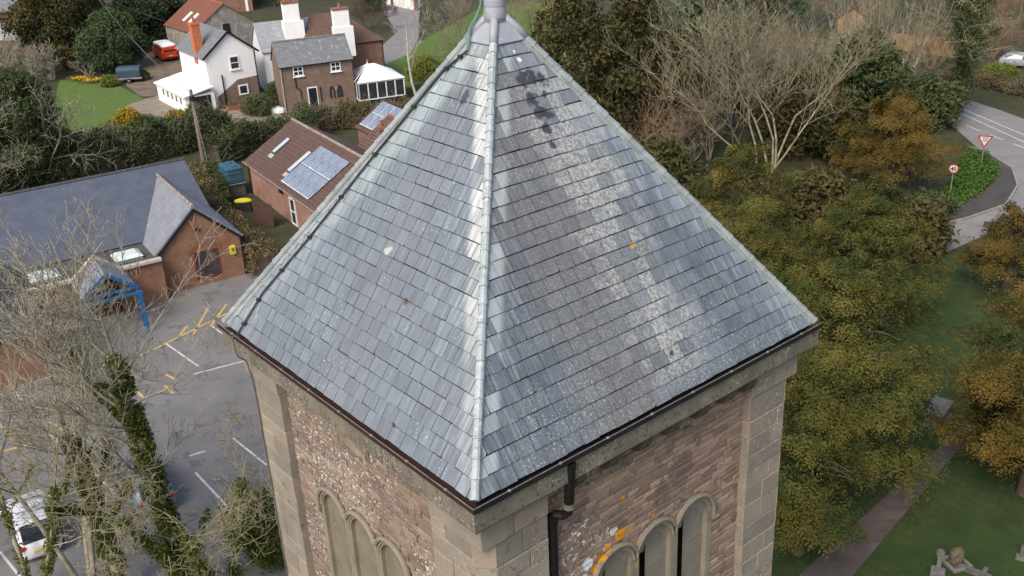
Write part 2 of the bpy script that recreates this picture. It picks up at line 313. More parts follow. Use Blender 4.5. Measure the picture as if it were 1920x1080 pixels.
# hips: lead rolls
LEAD = M('lead_hip', (.37, .41, .415), (.29, .325, .335), scale=5, rough=.55, bump=.25, bscale=30, rnd=.1, spots=[((.45, .50, .48), 9, .58, 0, 0), ((.13, .13, .12), 30, .61, 0, 0)], spec=.45)
LEADW = M('lead_hip_weathered', (.205, .23, .24), (.29, .315, .32), scale=6, rough=.6, bump=.3, bscale=30, rnd=.1, spots=[((.15, .14, .12), 26, .6, 0, 0)])
def hip(cx, cy, mat, wing):
    part = put('hip', None, tower); dx, dy = (3-cx)/3, (3-cy)/3
    def P(t, w=0): return Vector((cx+(3-cx)*t, cy+(3-cy)*t, ZE+RH*t+w))
    n = 26; T = [.002+i*.925/n for i in range(n+1)]
    for i in range(n):
        a, b = P(T[i], .028), P(T[i+1], .022); e = (b-a)*.04
        mb = MB().tube([a-e, a+(b-a)*.08, b+e*.4], [.058, .053, .048], 10)
        # lead wings dressed down on to both slopes
        for sx, sy in ((1, 0), (0, 1)):
            wv = Vector((dx*sx, dy*sy, 0))*wing; up = Vector((0, 0, .024)); q0, q1 = P(T[i]), P(T[i+1])
            mb.prism([q0+up, q1+up, q1+wv+up, q0+wv+up], (0, 0, .006))
        o = mb.build('lead_roll', mat, part, smooth=False)
    return part
hip(0, 0, LEAD, .075); hip(6, 0, LEADW, .10); hip(0, 6, LEADW, .13); hip(6, 6, LEADW, .1)
# lead apron, neck and finial stem
CAPM = M('lead_cap', (.27, .285, .32), (.33, .35, .385), scale=4, rough=.5, bump=.2, bscale=10, spots=[((.6, .6, .58), 18, .66, 0, 0)], spec=.5)
mb = MB(); rings = []
def ring(t, off, z=None, r=None, mixr=0.0):
    hs = 3*(1-t)+off; zz = ZE+RH*t if z is None else z; out = []
    for k in range(32):
        a = 2*math.pi*(k+.5)/32; c_, s_ = math.cos(a), math.sin(a); m_ = max(abs(c_), abs(s_)); q = Vector((c_/m_*hs, s_/m_*hs, 0))
        if r: q = q*(1-mixr)+Vector((c_*r, s_*r, 0))*mixr
        out.append((3+q.x, 3+q.y, zz))
    return out
rings = [ring(.915, .03), ring(.917, .045), ring(.945, .04), ring(.957, .03), ring(.962, .0, ZE+RH*.966), ring(.965, 0, ZE+RH*.98, .17, .6), ring(.965, 0, ZE+RH*.993, .145, 1), ring(.965, 0, ZE+RH*1.012, .133, 1), ring(.965, 0, ZE+RH*1.013, .14, 1), ring(.965, 0, ZE+RH*1.03, .14, 1), ring(.965, 0, ZE+RH*1.031, .132, 1), ring(.965, 0, ZE+RH*1.3, .125, 1), ring(.965, 0, ZE+RH*1.33, .06, 1)]
V_ = [p for r_ in rings for p in r_]; F_ = [(i*32+k, i*32+(k+1) % 32, (i+1)*32+(k+1) % 32, (i+1)*32+k) for i in range(len(rings)-1) for k in range(32)]+[tuple(range((len(rings)-1)*32, len(rings)*32))]
capo = mb.add(V_, F_).build('lead_cap', CAPM, tower)
for cx, cy in ((0, 0), (6, 0), (0, 6), (6, 6)):
    P = lambda t, w: (cx+(3-cx)*t, cy+(3-cy)*t, ZE+RH*t+w)
    MB().tube([P(.912, .035), P(.945, .04), P(.962, .03), P(.972, .045)], [.056, .055, .055, .04], 10).build('lead_roll', CAPM, capo, smooth=True)
# lightning conductor down the slope beside the hip
CUP = M('green_copper', (.13, .24, .20), (.10, .16, .15), rough=.6, bump=0)
DARKM = M('dark_cable', (.035, .04, .04), rough=.7, bump=0)
cpts = [roof_pt('L', *q) for q in ((5.49, -.03, .05), (5.31, .7, .04), (4.74, 1.77, .04), (4.15, 3.02, .04), (3.45, 4.39, .04), (3.13, 4.72, .05))]
con = MB().tube(cpts, .014, 6).build('lightning_conductor', DARKM, tower)
MB().tube([roof_pt('L', 3.13, 4.72, .05), (2.72, 3.17, ZE+RH*.955), (2.80, 3.12, ZE+RH*.985), (2.845, 3.08, ZE+RH*1.02), (2.845, 3.08, ZE+RH*1.3)], .017, 6).build('copper_tape', CUP, con)
for k in range(9):
    t = (k+.5)/9*(len(cpts)-1); i = int(t); q = Vector(cpts[i]).lerp(Vector(cpts[i+1]), t-i)
    MB().box(q.x-.03, q.x+.03, q.y-.03, q.y+.03, q.z-.02, q.z+.02).build('clip', DARKM, con, bevel=.006)
# the conductor leaves the eave and drops down the far corner
MB().tube([fc('L', 5.49, .02, 18.47), fc('L', 5.50, .12, 18.50), fc('L', 5.52, .11, 18.3), fc('L', 5.56, .075, 18.14), fc('L', 5.60, -.06, 18.0), fc('L', 5.62, -.11, 17.7), fc('L', 5.63, -.13, 17.4), fc('L', 5.63, -.13, 8)], .011, 6).build('drop_cable', M('pale_cable', (.16, .15, .13), rough=.7, bump=0), con)

# --- masonry
LIW = ((.55, .53, .47)); 
ASH = M('ashlar', (.265, .235, .19), (.20, .182, .152), scale=2.2, rough=.9, bump=.5, bscale=18, rnd=.13, hue=((.33, .24, .17), .35), spots=[((.48, .46, .40), 26, .60, .9, .46), ((.12, .11, .09), 40, .62, 0, 0), ((.14, .13, .10), 6, .6, .8, .5)], bdist=.025)
CORN = M('cornice_stone', (.19, .17, .135), (.125, .115, .09), scale=3, rough=.95, bump=.5, bscale=30, rnd=.1, spots=[((.42, .40, .34), 30, .57, 1.2, .46), ((.075, .07, .06), 16, .58, 0, 0), ((.40, .24, .05), 12, .68, .9, .56)], bdist=.02)
def region_lichen(pts, col, ss, thr, strength=.9):
    def f(N, c, pos, rv):
        for (pt, rad) in pts:
            dd = N.math('ADD', N.dist(pos, pt), N.math('MULTIPLY', N.math('SUBTRACT', N.noise(pos, 2.2, 4), .5), rad*1.3))
            a = N.math('MULTIPLY', N.ramp(dd, rad, rad*.3), N.ramp(N.noise(pos, ss, 3, .65), thr, thr+.035))
            c = N.mix(N.math('MULTIPLY', a, strength), c, col)
        return c
    return f
WPOS = lambda side, u, z: tw(*fc(side, u, -.28, z))
OR = (.52, .23, .015)
ORB = [(OR, WPOS('R', 2.10, 16.42), .09, 9), (OR, WPOS('R', 2.02, 16.30), .09, 9), (OR, WPOS('R', 1.97, 16.16), .09, 9), (OR, WPOS('R', 2.20, 16.52), .07, 9), (OR, WPOS('R', 2.44, 16.60), .10, 9), (OR, WPOS('R', 2.62, 16.6), .05, 9), (OR, WPOS('R', 2.72, 16.3), .05, 9), (OR, WPOS('R', 2.74, 15.95), .05, 9), (OR, WPOS('R', 2.5, 17.15), .04, 9), (OR, WPOS('R', 3.05, 16.58), .05, 9)]
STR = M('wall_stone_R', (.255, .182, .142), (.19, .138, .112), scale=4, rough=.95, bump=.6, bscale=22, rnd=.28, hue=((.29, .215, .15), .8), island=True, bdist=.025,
        spots=[((.15, .115, .095), 3.3, .6, 0, 0), ((.42, .38, .32), 45, .65, 0, 0)], blobs=ORB+[((.62, .62, .62), WPOS('R', 1.88, 16.45), .10, 5), ((.62, .62, .62), WPOS('R', 1.8, 16.25), .10, 5), ((.6, .6, .6), WPOS('R', 2.33, 16.72), .07, 5), ((.165, .12, .10), WPOS('R', 3.6, 17.05), .3, 6), ((.165, .12, .10), WPOS('R', 3.25, 16.85), .22, 6)],
        extra=region_lichen([(WPOS('R', 1.75, 17.0), .42), (WPOS('R', 1.55, 16.5), .4), (WPOS('R', 2.05, 16.75), .35)], (.66, .64, .60), 15, .56))
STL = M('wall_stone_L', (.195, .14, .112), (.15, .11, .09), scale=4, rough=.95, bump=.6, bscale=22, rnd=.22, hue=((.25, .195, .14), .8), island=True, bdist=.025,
        spots=[((.50, .47, .43), 13, .565, 1.1, .46), ((.56, .53, .49), 26, .57, .8, .44), ((.48, .45, .41), 50, .59, .6, .44), ((.10, .085, .06), 30, .64, 0, 0)])
DRESS = M('dressed_stone', (.245, .215, .165), (.19, .17, .13), scale=3, rough=.9, bump=.4, bscale=30, rnd=.08, spots=[((.46, .44, .37), 28, .62, 1.5, .5), ((.12, .12, .09), 30, .64, 0, 0)], blobs=ORB, bdist=.02)
MORT = M('mortar', (.16, .125, .10), (.11, .09, .075), scale=8, rough=1, bump=.4, bscale=40)
INFILL = {'R': M('infill_R', (.215, .195, .16), (.165, .15, .125), scale=2.5, rough=.95, bump=.35, bscale=20, spots=[((.40, .38, .33), 30, .66, 0, 0)]),
          'L': M('infill_L', (.205, .175, .125), (.15, .13, .095), scale=3, rough=.95, bump=.4, bscale=20, spots=[((.55, .50, .42), 9, .7, 0, 0), ((.33, .30, .24), 34, .62, 0, 0)])}
UC = [2.335, 3.10, 3.865]; ZS, RO = 16.08, .31      # lancet centres, springing, opening radius
core = MB().box(.66, 5.4, .66, 5.4, 0, 18.3); core.build('core', M('core_dark', (.02, .018, .016), rough=1, bump=0), tower)
def arch(uc, r, z0, n=14, pt=1.0): return [(uc-r, z0)]+[(uc-r*math.cos(math.pi*k/n), ZS+r*pt*math.sin(math.pi*k/n)) for k in range(n+1)]+[(uc+r, z0)]
stones = []
for side in 'RL':
    wall = put('wall', None, tower)
    outl = [(1.14, 0), (1.14, 18.2), (4.88, 18.2), (4.88, 0), (UC[2]+RO, 0)]
    comb = [(1.14, 0), (1.14, 18.2), (4.88, 18.2), (4.88, 0)]
    for uc in UC[::-1]: comb += arch(uc, RO, 13.0)[::-1]
    MB().prism([fc(side, u, -.30, z) for u, z in comb], fc(side, 0, -.36, 0)).build('mortar_bed', MORT, wall)
    # rubble courses
    z = 14.2
    while z < 18.15:
        hgt = min(rng.uniform(.066, .108), 18.17-z); zm = z+hgt/2; ex = []
        for uc in UC:
            ro = RO+.10
            w = ro if zm < ZS else (math.sqrt(max(0, ro*ro-(zm-ZS)**2)) if zm < ZS+ro else 0)
            if w: ex.append((uc-w, uc+w))
        a = 1.16; iv = []
        for e0, e1 in ex:
            if e0 > a: iv.append((a, e0))
            a = max(a, e1)
        iv.append((a, 4.87))
        for a, b in iv:
            u = a
            while u < b-.02:
                L = rng.uniform(.13, .42); 
                if b-u-L < .09: L = b-u
                g = .005; pr = rng.uniform(.0, .022); j = lambda: rng.uniform(-.004, .004)
                q = [(u+g+j(), z+g+j()), (u+L-g+j(), z+g+j()), (u+L-g+j(), z+hgt-g+j()), (u+g+j(), z+hgt-g+j())]; f_ = -.285+pr
                ins = .010
                V_ = [fc(side, p[0], -.31, p[1]) for p in q]+[fc(side, p[0], f_-.008, p[1]) for p in q]+[fc(side, p[0]+(ins if k in (0, 3) else -ins), f_+j(), p[1]+(ins if k < 2 else -ins)) for k, p in enumerate(q)]
                F_ = [(k, (k+1) % 4, 4+(k+1) % 4, 4+k) for k in range(4)]+[(4+k, 4+(k+1) % 4, 8+(k+1) % 4, 8+k) for k in range(4)]+[(8, 9, 10, 11)]
                c = np.array(tw(*fc(side, u+L/2, -.28, zm))); px, py = pix(c)
                if py < 1120: stones.append((float(np.linalg.norm(c-CAM)), side, V_, F_, wall))
                u += L
        z += hgt
    # dressed arch rings and piers
    for i, uc in enumerate(UC):
        ring_ = arch(uc, RO+.098, 13.0, 14); inn = arch(uc, RO-.002, 13.0, 14)
        for k in range(1, len(ring_)-2):          # voussoirs
            if k % 2 == 0: continue
            k2 = min(k+2, len(ring_)-2); q = [ring_[k], ring_[k+1], ring_[k2], inn[k2], inn[k+1], inn[k]]
            MB().prism([fc(side, u, -.262, z_) for u, z_ in q], fc(side, 0, -.14, 0)).build('voussoir', DRESS, wall)
        for s_ in (-1, 1):                        # jamb stones
            z_ = 13.0
            while z_ < ZS-.02:
                z2 = min(ZS, z_+rng.uniform(.3, .5)); u0, u1 = sorted((uc+s_*(RO-.003), uc+s_*(RO+(.0705 if (i+s_ in (0, 1, 2) and not (i == 0 and s_ < 0) and not (i == 2 and s_ > 0)) else .097))))
                mb = MB().prism([fc(side, u0, -.264, z_+.003), fc(side, u1, -.264, z_+.003), fc(side, u1, -.264, z2-.003), fc(side, u0, -.264, z2-.003)], fc(side, 0, -.14, 0)); mb.build('jamb_stone', DRESS, wall); z_ = z2
        # infill slab, set back, with a smaller arched order on its face
        if side == 'R':
            sl = RO-.215
            pl = [(uc-sl, 13), (uc-sl, ZS)]+[(uc-RO*math.cos(math.pi*k/14), ZS+RO*math.sin(math.pi*k/14)) for k in range(5, 15)]+[(uc+RO, 13)]
            MB().prism([fc(side, u, -.345, z_) for u, z_ in pl], fc(side, 0, -.014, 0)).build('infill_slab', INFILL[side], wall)
            pl = [(uc-RO, ZS-.03)]+[(uc-RO*math.cos(math.pi*k/14), ZS+RO*math.sin(math.pi*k/14)) for k in range(0, 15)]+[(uc+RO, ZS-.03), (uc+.21, ZS-.03)]+[(uc+.02+.19*math.cos(math.pi*k/10), ZS-.03+.19*math.sin(math.pi*k/10)) for k in range(1, 10)]+[(uc-.17, ZS-.03)]
            MB().prism([fc(side, u, -.318, z_) for u, z_ in pl], fc(side, 0, -.02, 0)).build('inner_arch', INFILL[side], wall)
            MB().box(0, .27, 0, .004, -.006, .006).build('joint', MORT, wall, loc=fc(side, uc-.0, -.3435, ZS-.42)) if side == 'R' else None
            MB().prism([fc(side, u, -.62, z_) for u, z_ in arch(uc, RO+.01, 13)], fc(side, 0, -.03, 0)).build('void_backing', M('void_dark', (.03, .028, .026), rough=.9), wall)  # no louvre blades: near-black sheet carries the interior's darkness in its colour
        else:
            MB().prism([fc(side, u, -.325, z_) for u, z_ in arch(uc, RO+.0, 13)], fc(side, 0, -.08, 0)).build('infill_slab', INFILL[side], wall)
    # hood mould: a continuous roll over the three heads with turned stops
    hp = [(UC[0]-RO-.19, ZS-.13), (UC[0]-RO-.10, ZS-.13)]
    for i, uc in enumerate(UC):
        r_ = RO+.10; n = 14
        for k in range(n+1):
            q = (uc-r_*math.cos(math.pi*k/n), ZS+r_*math.sin(math.pi*k/n))
            if (i > 0 and q[0] < (uc+UC[i-1])/2) or (i < 2 and q[0] > (uc+UC[i+1])/2): continue
            hp.append(q)
    hp += [(UC[2]+RO+.10, ZS-.13), (UC[2]+RO+.19, ZS-.13)]
    MB().tube([fc(side, u, -.235, z_) for u, z_ in hp], .036, 6).build('hood_mould', DRESS, wall)
    for uc in UC:
        hp2 = [(uc-(RO+.045)*math.cos(math.pi*k/12), ZS+(RO+.045)*math.sin(math.pi*k/12)) for k in range(13)]
        MB().tube([fc(side, u, -.258, z_) for u, z_ in hp2], .022, 6).build('arch_roll', DRESS, wall)
    # lower plain wall
    # corbels under the cornice
    if side == 'R':
        for uc in (1.56, 2.12, 2.68, 3.21, 3.76, 4.3, 4.72):
            pr = [(-.30, 18.118), (-.01, 18.118), (-.015, 18.03), (-.06, 17.93), (-.14, 17.87), (-.30, 17.85)]
            MB().prism([fc(side, uc-.08, d_, z_) for d_, z_ in pr], fc(side, .16, 0, 0)).build('corbel', M('corbel_stone_shaded', (.10, .09, .065), (.07, .065, .05), scale=5, rough=.95, bump=.4), wall, bevel=.006)  # stone colour darkened to carry the shade of the undersides
    # cornice in lengths
    cz = [-.0502, .82, 1.75, 2.6, 3.55, 4.4, 5.3, 6.05]
    for i in range(7):
        j = rng.uniform(-.006, .006); a, b = cz[i]+(.003 if i else 0), cz[i+1]-.003
        pr = [(-.29, 18.40), (.05+j, 18.40+j), (.055+j, 18.16), (.03+j, 18.125), (-.02, 18.12), (-.29, 18.115)]
        q0 = [(max(a, -d_) if i == 0 else a, d_, z_) for d_, z_ in pr]; q1 = [(b if i < 6 else min(b, 6+d_) if 6+d_ < b else b, d_, z_) for d_, z_ in pr]
        if i == 0: q0 = [(-d_+(.0015 if side == 'R' else .0), d_, z_) for d_, z_ in pr]
        if i == 6: q1 = [(6+d_, d_, z_) for d_, z_ in pr]
        n = len(pr); MB().add([fc(side, *q) for q in q0]+[fc(side, *q) for q in q1], [tuple(range(n)), tuple(range(n, 2*n))]+[(k, (k+1) % n, n+(k+1) % n, n+k) for k in range(n)]).build('cornice_stone', CORN, wall, bevel=.004)
    # pilaster stones at both ends of this face (the chamfered corner piers)
    for end in (0, 1):
        cu = (lambda u: u) if end == 0 else (lambda u: 6-u)
        def blk(u0, u1, z0, z1, d_, name='ashlar_block', mat=ASH, back=-.5, e0=0.0):
            j = rng.uniform(-.008, .008); a, b = sorted((cu(u0), cu(u1))); q = [(a+.003, z0+.003), (b-.003, z0+.003), (b-.003, z1-.003), (a+.003, z1-.003)]; ins = .012
            V_ = [fc(side, p[0], back, p[1]) for p in q]+[fc(side, p[0], d_+j-.012, p[1]) for p in q]+[fc(side, p[0]+(ins if k in (0, 3) else -ins), d_+j, p[1]+(ins if k < 2 else -ins)) for k, p in enumerate(q)]
            F_ = [(3, 2, 1, 0)]+[(k, (k+1) % 4, 4+(k+1) % 4, 4+k) for k in range(4)]+[(4+k, 4+(k+1) % 4, 8+(k+1) % 4, 8+k) for k in range(4)]+[(8, 9, 10, 11)]
            MB().add(V_, F_).build(name, mat, wall)
        # head stones above the broach, meeting in a sharp corner
        lo = .125 if side == 'R' else .128
        blk(lo, .62, 17.69, 18.115, -.125); blk(.62, 1.14, 17.92, 18.115, -.125); blk(.62, 1.14, 17.69, 17.92, -.13)
        z_, odd = 17.69, 0
        while z_ > 12.5:
            z0 = z_-rng.uniform(.24, .40); sp = rng.choice([.62, .75, .5, None, .85])
            if sp is None: blk(.345, 1.14, z0, z_, -.15)
            else: blk(.345, sp, z0, z_, -.15); blk(sp, 1.14, z0, z_, -.15)
            if side == 'R' or end == 1:     # the diagonal face stone
                A, B = (fc(side, cu(.347), -.15, z0+.003), fc(side, cu(.15), -.347, z0+.003)); C_ = fc(side, cu(.5), -.5, z0+.003)
                MB().prism([A, B, C_], (0, 0, z_-z0-.006)).build('quoin_stone', ASH, wall)
            z_ = z0
        for z0 in (0,): blk(.345, 1.14, 0, z_, -.15)
        if side == 'R' or end == 1:
            MB().prism([fc(side, cu(.347), -.15, 0), fc(side, cu(.15), -.347, 0), fc(side, cu(.5), -.5, 0)], (0, 0, z_)).build('quoin_stone', ASH, wall)
stones.sort(key=lambda q: q[0]); srest = {}
for k, (d_, side, V_, F_, wall) in enumerate(stones):
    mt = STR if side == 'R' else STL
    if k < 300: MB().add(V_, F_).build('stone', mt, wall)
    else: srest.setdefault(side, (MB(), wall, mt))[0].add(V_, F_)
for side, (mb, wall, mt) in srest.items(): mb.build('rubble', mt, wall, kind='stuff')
for ax in (0, 1):    # rear walls
    mb = MB(); mb.box(*( (.36, 5.64, 5.55, 5.85) if ax else (5.55, 5.85, .36, 5.64)), 0, 18.16); mb.build('rear_wall', ASH, tower)
# gutters
GUTR = M('gutter_black', (.02, .02, .022), rough=.5, bump=.1); GUTL = M('gutter_brown', (.042, .02, .016), (.03, .017, .014), scale=6, rough=.6, bump=.2); LIP = M('gutter_lip', (.20, .17, .14), (.12, .10, .09), scale=9, rough=.6, bump=.1)
for side in 'RL':
    gm = GUTR if side == 'R' else GUTL
    pr = [(-.07, 18.502), (-.07, 18.427), (.06, 18.407), (.09, 18.442), (.09, 18.502), (.075, 18.502), (.075, 18.452), (.055, 18.422), (-.06, 18.440), (-.06, 18.502)]
    n = len(pr); g = put('gutter', None, tower)
    V_ = [fc(side, -d_, d_, z_) for d_, z_ in pr]+[fc(side, 6+d_, d_, z_) for d_, z_ in pr]
    MB().add(V_, [tuple(range(n)), tuple(range(n, 2*n))]+[(k, (k+1) % n, n+(k+1) % n, n+k) for k in range(n)]).build('trough', gm, g)
    MB().tube([fc(side, -.085, .085, 18.505), fc(side, 6.085, .085, 18.505)], .007, 5).build('rim', LIP, g)
    for k in range(8):
        u = .4+k*.74; MB().box(-.014, .014, -.014, .014, -.008, .008).build('bracket', M('bracket_white', (.3, .28, .25), rough=.7, bump=0), g, loc=fc(side, u, .09, 18.510))
# rainwater pipe
PIPE = M('pipe_black', (.007, .007, .008), (.012, .012, .012), scale=20, rough=.4, bump=.05, spots=[((.4, .4, .38), 40, .70, 0, 0)])
dp = put('downpipe', None, tower)
MB().tube([fc('R', 1.33, .06, 18.40), fc('R', 1.33, .04, 18.30), fc('R', 1.33, .0, 17.80)], [.056, .06, .06], 14).build('pipe', PIPE, dp, smooth=False)
MB().tube([fc('R', 1.33, .0, 17.83), fc('R', 1.33, .0, 17.76)], .07, 14).build('collar', LIP, dp)
MB().tube([fc('R', 1.33, .0, 17.80), fc('R', 1.33, -.01, 17.70), fc('R', 1.30, -.07, 17.63), fc('R', 1.25, -.15, 17.62), fc('R', 1.235, -.19, 17.56), fc('R', 1.235, -.2, 17.50)], .057, 12).build('swan_neck', PIPE, dp)
MB().tube([fc('R', 1.235, -.2, 17.58), fc('R', 1.235, -.2, 17.46)], .072, 14).build('collar', PIPE, dp)
MB().tube([fc('R', 1.235, -.2, 17.50), fc('R', 1.235, -.2, 0)], .06, 14).build('pipe', PIPE, dp)

# ------------------------------------------------------------------ buildings
def masonry(name, c1, c2, mortar, bw, bh, ms=.012, roof=False, rough=.9, bump=.5, weather=None, offs=.5):
    if name in MATS: return MATS[name]
    m = bpy.data.materials.new(name); m.use_nodes = True; N = NT(m.node_tree); b = m.node_tree.nodes['Principled BSDF']
    pos = N.n('TexCoord').outputs['Object']; sp = N.n('SeparateXYZ'); N.put(sp.inputs[0], pos); cv = N.n('CombineXYZ')
    if roof: N.put(cv.inputs[0], sp.outputs[0]); N.put(cv.inputs[1], sp.outputs[1])
    else: N.put(cv.inputs[0], N.math('ADD', sp.outputs[0], sp.outputs[1])); N.put(cv.inputs[1], sp.outputs[2])
    wb = N.n('VectorMath', operation='ADD'); N.put(wb.inputs[0], cv.outputs[0]); nn = N.n('TexNoise'); N.put(nn.inputs['Vector'], pos); nn.inputs['Scale'].default_value = 3
    sc = N.n('VectorMath', operation='SCALE'); N.put(sc.inputs[0], nn.outputs['Color']); sc.inputs['Scale'].default_value = bh*.35; N.put(wb.inputs[1], sc.outputs[0])
    br = N.n('TexBrick'); N.put(br.inputs['Vector'], wb.outputs[0]); br.offset = offs
    for k, v in (('Scale', 1.0), ('Mortar Size', ms), ('Brick Width', bw), ('Row Height', bh), ('Mortar Smooth', .3)): br.inputs[k].default_value = v
    br.inputs['Color1'].default_value = (*c1, 1); br.inputs['Color2'].default_value = (*c2, 1); br.inputs['Mortar'].default_value = (*mortar, 1)
    c = N.mix(N.ramp(N.noise(pos, 1.1, 5), .35, .75), br.outputs['Color'], tuple(x*.7 for x in c1))
    if weather: c = N.mix(N.math('MULTIPLY', N.ramp(N.noise(pos, weather[1], 5, .7), weather[2], weather[2]+.12), .85), c, weather[0])
    N.put(b.inputs['Base Color'], c); b.inputs['Roughness'].default_value = rough; b.inputs['Specular IOR Level'].default_value = .3
    bn = N.n('Bump'); bn.inputs['Strength'].default_value = bump; bn.inputs['Distance'].default_value = .02; bn.invert = True
    N.put(bn.inputs['Height'], br.outputs['Fac']); N.put(b.inputs['Normal'], bn.outputs[0]); MATS[name] = m; return m
BR_HALL = masonry('brick_hall', (.30, .135, .075), (.21, .095, .06), (.25, .2, .15), .23, .075, .01)
BR_SOLAR = masonry('brick_pink', (.40, .215, .16), (.30, .15, .11), (.36, .29, .23), .23, .075, .012)
BR_RED = masonry('brick_red', (.26, .125, .085), (.19, .095, .07), (.25, .19, .15), .23, .075, .012)
BR_BROWN = masonry('brown_stone', (.23, .155, .115), (.165, .115, .09), (.21, .165, .13), .38, .15, .02, weather=((.28, .2, .15), 1.5, .55))
ST_GREY = masonry('grey_stone', (.30, .275, .24), (.22, .2, .175), (.27, .25, .22), .35, .16, .03, weather=((.4, .37, .32), 1.2, .5))
RF_HALL = masonry('slate_hall', (.098, .112, .145), (.085, .098, .128), (.06, .068, .09), .34, .30, .012, True, rough=.6, bump=.35)
RF_GABLE = masonry('slate_hall_gable', (.235, .245, .275), (.21, .22, .25), (.15, .155, .175), .34, .30, .012, True, rough=.55, bump=.35)
RF_TILE = masonry('brown_tile', (.125, .078, .062), (.105, .066, .054), (.055, .036, .03), .42, .36, .03, True, weather=((.17, .12, .09), 2.2, .6))
RF_RED = masonry('red_tile', (.24, .095, .06), (.18, .075, .05), (.12, .05, .035), .3, .32, .03, True, weather=((.14, .08, .06), 1.5, .6))
RF_OLD = masonry('old_slate', (.20, .21, .22), (.15, .16, .17), (.11, .11, .12), .32, .24, .015, True, weather=((.38, .39, .40), 2.5, .56))
RF_LIGHT = masonry('light_slate', (.33, .345, .36), (.24, .255, .27), (.17, .18, .19), .4, .3, .015, True, weather=((.52, .54, .56), 3, .58))
RF_DARK = masonry('dark_slate', (.085, .085, .09), (.07, .07, .075), (.045, .045, .05), .34, .28, .012, True)
RENDER = M('white_render', (.84, .83, .81), (.79, .78, .76), scale=.8, rough=.85, bump=.15, bscale=40, coord='obj', spots=[((.6, .58, .54), 3, .66, 0, 0)])
WPAINT = M('white_paint', (.80, .80, .79), (.76, .76, .75), rough=.5, bump=0)
GLASS = M('window_glass', (.025, .028, .032), (.04, .045, .05), scale=2, rough=.08, bump=0, spec=.6)
BLACK = M('black_paint', (.02, .02, .02), rough=.5, bump=0); NAVY = M('navy_door', (.015, .018, .03), rough=.5, bump=0)
STONEP = M('pale_stone', (.48, .42, .37), (.4, .35, .3), rough=.9, bump=.3)
BLUEP = M('blue_paint', (.012, .115, .30), (.02, .10, .24), scale=4, rough=.45, bump=0)
ORB_ = M('orange_brick', (.52, .17, .075), (.42, .13, .06), scale=3, rough=.9, bump=.3); TERR = M('terracotta', (.40, .16, .09), rough=.8, bump=.1)

def B(p): return Vector(p)
def slope(par, p0, p1, p2, p3, mat, thick=.10, name='roof_slope'):     # eave p0-p1, ridge p3-p2, thing-local corners
    p0, p1, p2, p3 = map(Vector, (p0, p1, p2, p3)); X = (p1-p0).normalized(); Z = X.cross(p3-p0).normalized()
    if Z.z < 0: p0, p1, p2, p3 = p1, p0, p3, p2; X = (p1-p0).normalized(); Z = X.cross(p3-p0).normalized()
    Y = Z.cross(X); loc = [((q-p0).dot(X), (q-p0).dot(Y), 0) for q in (p0, p1, p2, p3)]
    o = MB().prism(loc, (0, 0, -thick)).build(name, mat, par)
    o.matrix_basis = Matrix([[X[i], Y[i], Z[i], p0[i]] for i in range(3)]+[[0, 0, 0, 1]]); return o
def shell(par, x0, x1, y0, y1, h, mat, rise=0, axis='x', name='wall'):
    if not rise: return MB().box(x0, x1, y0, y1, -.1, h).build(name, mat, par)
    if axis == 'x': ym = (y0+y1)/2; return MB().prism([(x0, y0, -.1), (x0, y1, -.1), (x0, y1, h), (x0, ym, h+rise), (x0, y0, h)], (x1-x0, 0, 0)).build(name, mat, par)
    xm = (x0+x1)/2; return MB().prism([(x0, y0, -.1), (x1, y0, -.1), (x1, y0, h), (xm, y0, h+rise), (x0, y0, h)], (0, y1-y0, 0)).build(name, mat, par)
def gable_roof(par, x0, x1, y0, y1, h, rise, mat, axis='x', ov=.25, og=.15, ridge=None, thick=.10, mat2=None):
    up = .11; r = None
    if axis == 'x':
        ym = (y0+y1)/2; k = rise/(ym-y0); a = slope(par, (x0-og, y0-ov, h-ov*k+up), (x1+og, y0-ov, h-ov*k+up), (x1+og, ym, h+rise+up), (x0-og, ym, h+rise+up), mat, thick)
        b = slope(par, (x1+og, y1+ov, h-ov*k+up), (x0-og, y1+ov, h-ov*k+up), (x0-og, ym, h+rise+up), (x1+og, ym, h+rise+up), mat2 or mat, thick)
        if ridge: n = max(3, int((x1-x0)/.45)); [MB().tube([(x0-og+(x1-x0+2*og)*i/n+.01, ym, h+rise+up+.01), (x0-og+(x1-x0+2*og)*(i+1)/n-.01, ym, h+rise+up+.01)], .11, 8).build('ridge_tile', ridge, par) for i in range(n)]
    else:
        xm = (x0+x1)/2; k = rise/(xm-x0); a = slope(par, (x0-ov, y1+og, h-ov*k+up), (x0-ov, y0-og, h-ov*k+up), (xm, y0-og, h+rise+up), (xm, y1+og, h+rise+up), mat, thick)
        b = slope(par, (x1+ov, y0-og, h-ov*k+up), (x1+ov, y1+og, h-ov*k+up), (xm, y1+og, h+rise+up), (xm, y0-og, h+rise+up), mat2 or mat, thick)
        if ridge: n = max(3, int((y1-y0)/.45)); [MB().tube([(xm, y0-og+(y1-y0+2*og)*i/n+.01, h+rise+up+.01), (xm, y0-og+(y1-y0+2*og)*(i+1)/n-.01, h+rise+up+.01)], .11, 8).build('ridge_tile', ridge, par) for i in range(n)]
    return a, b
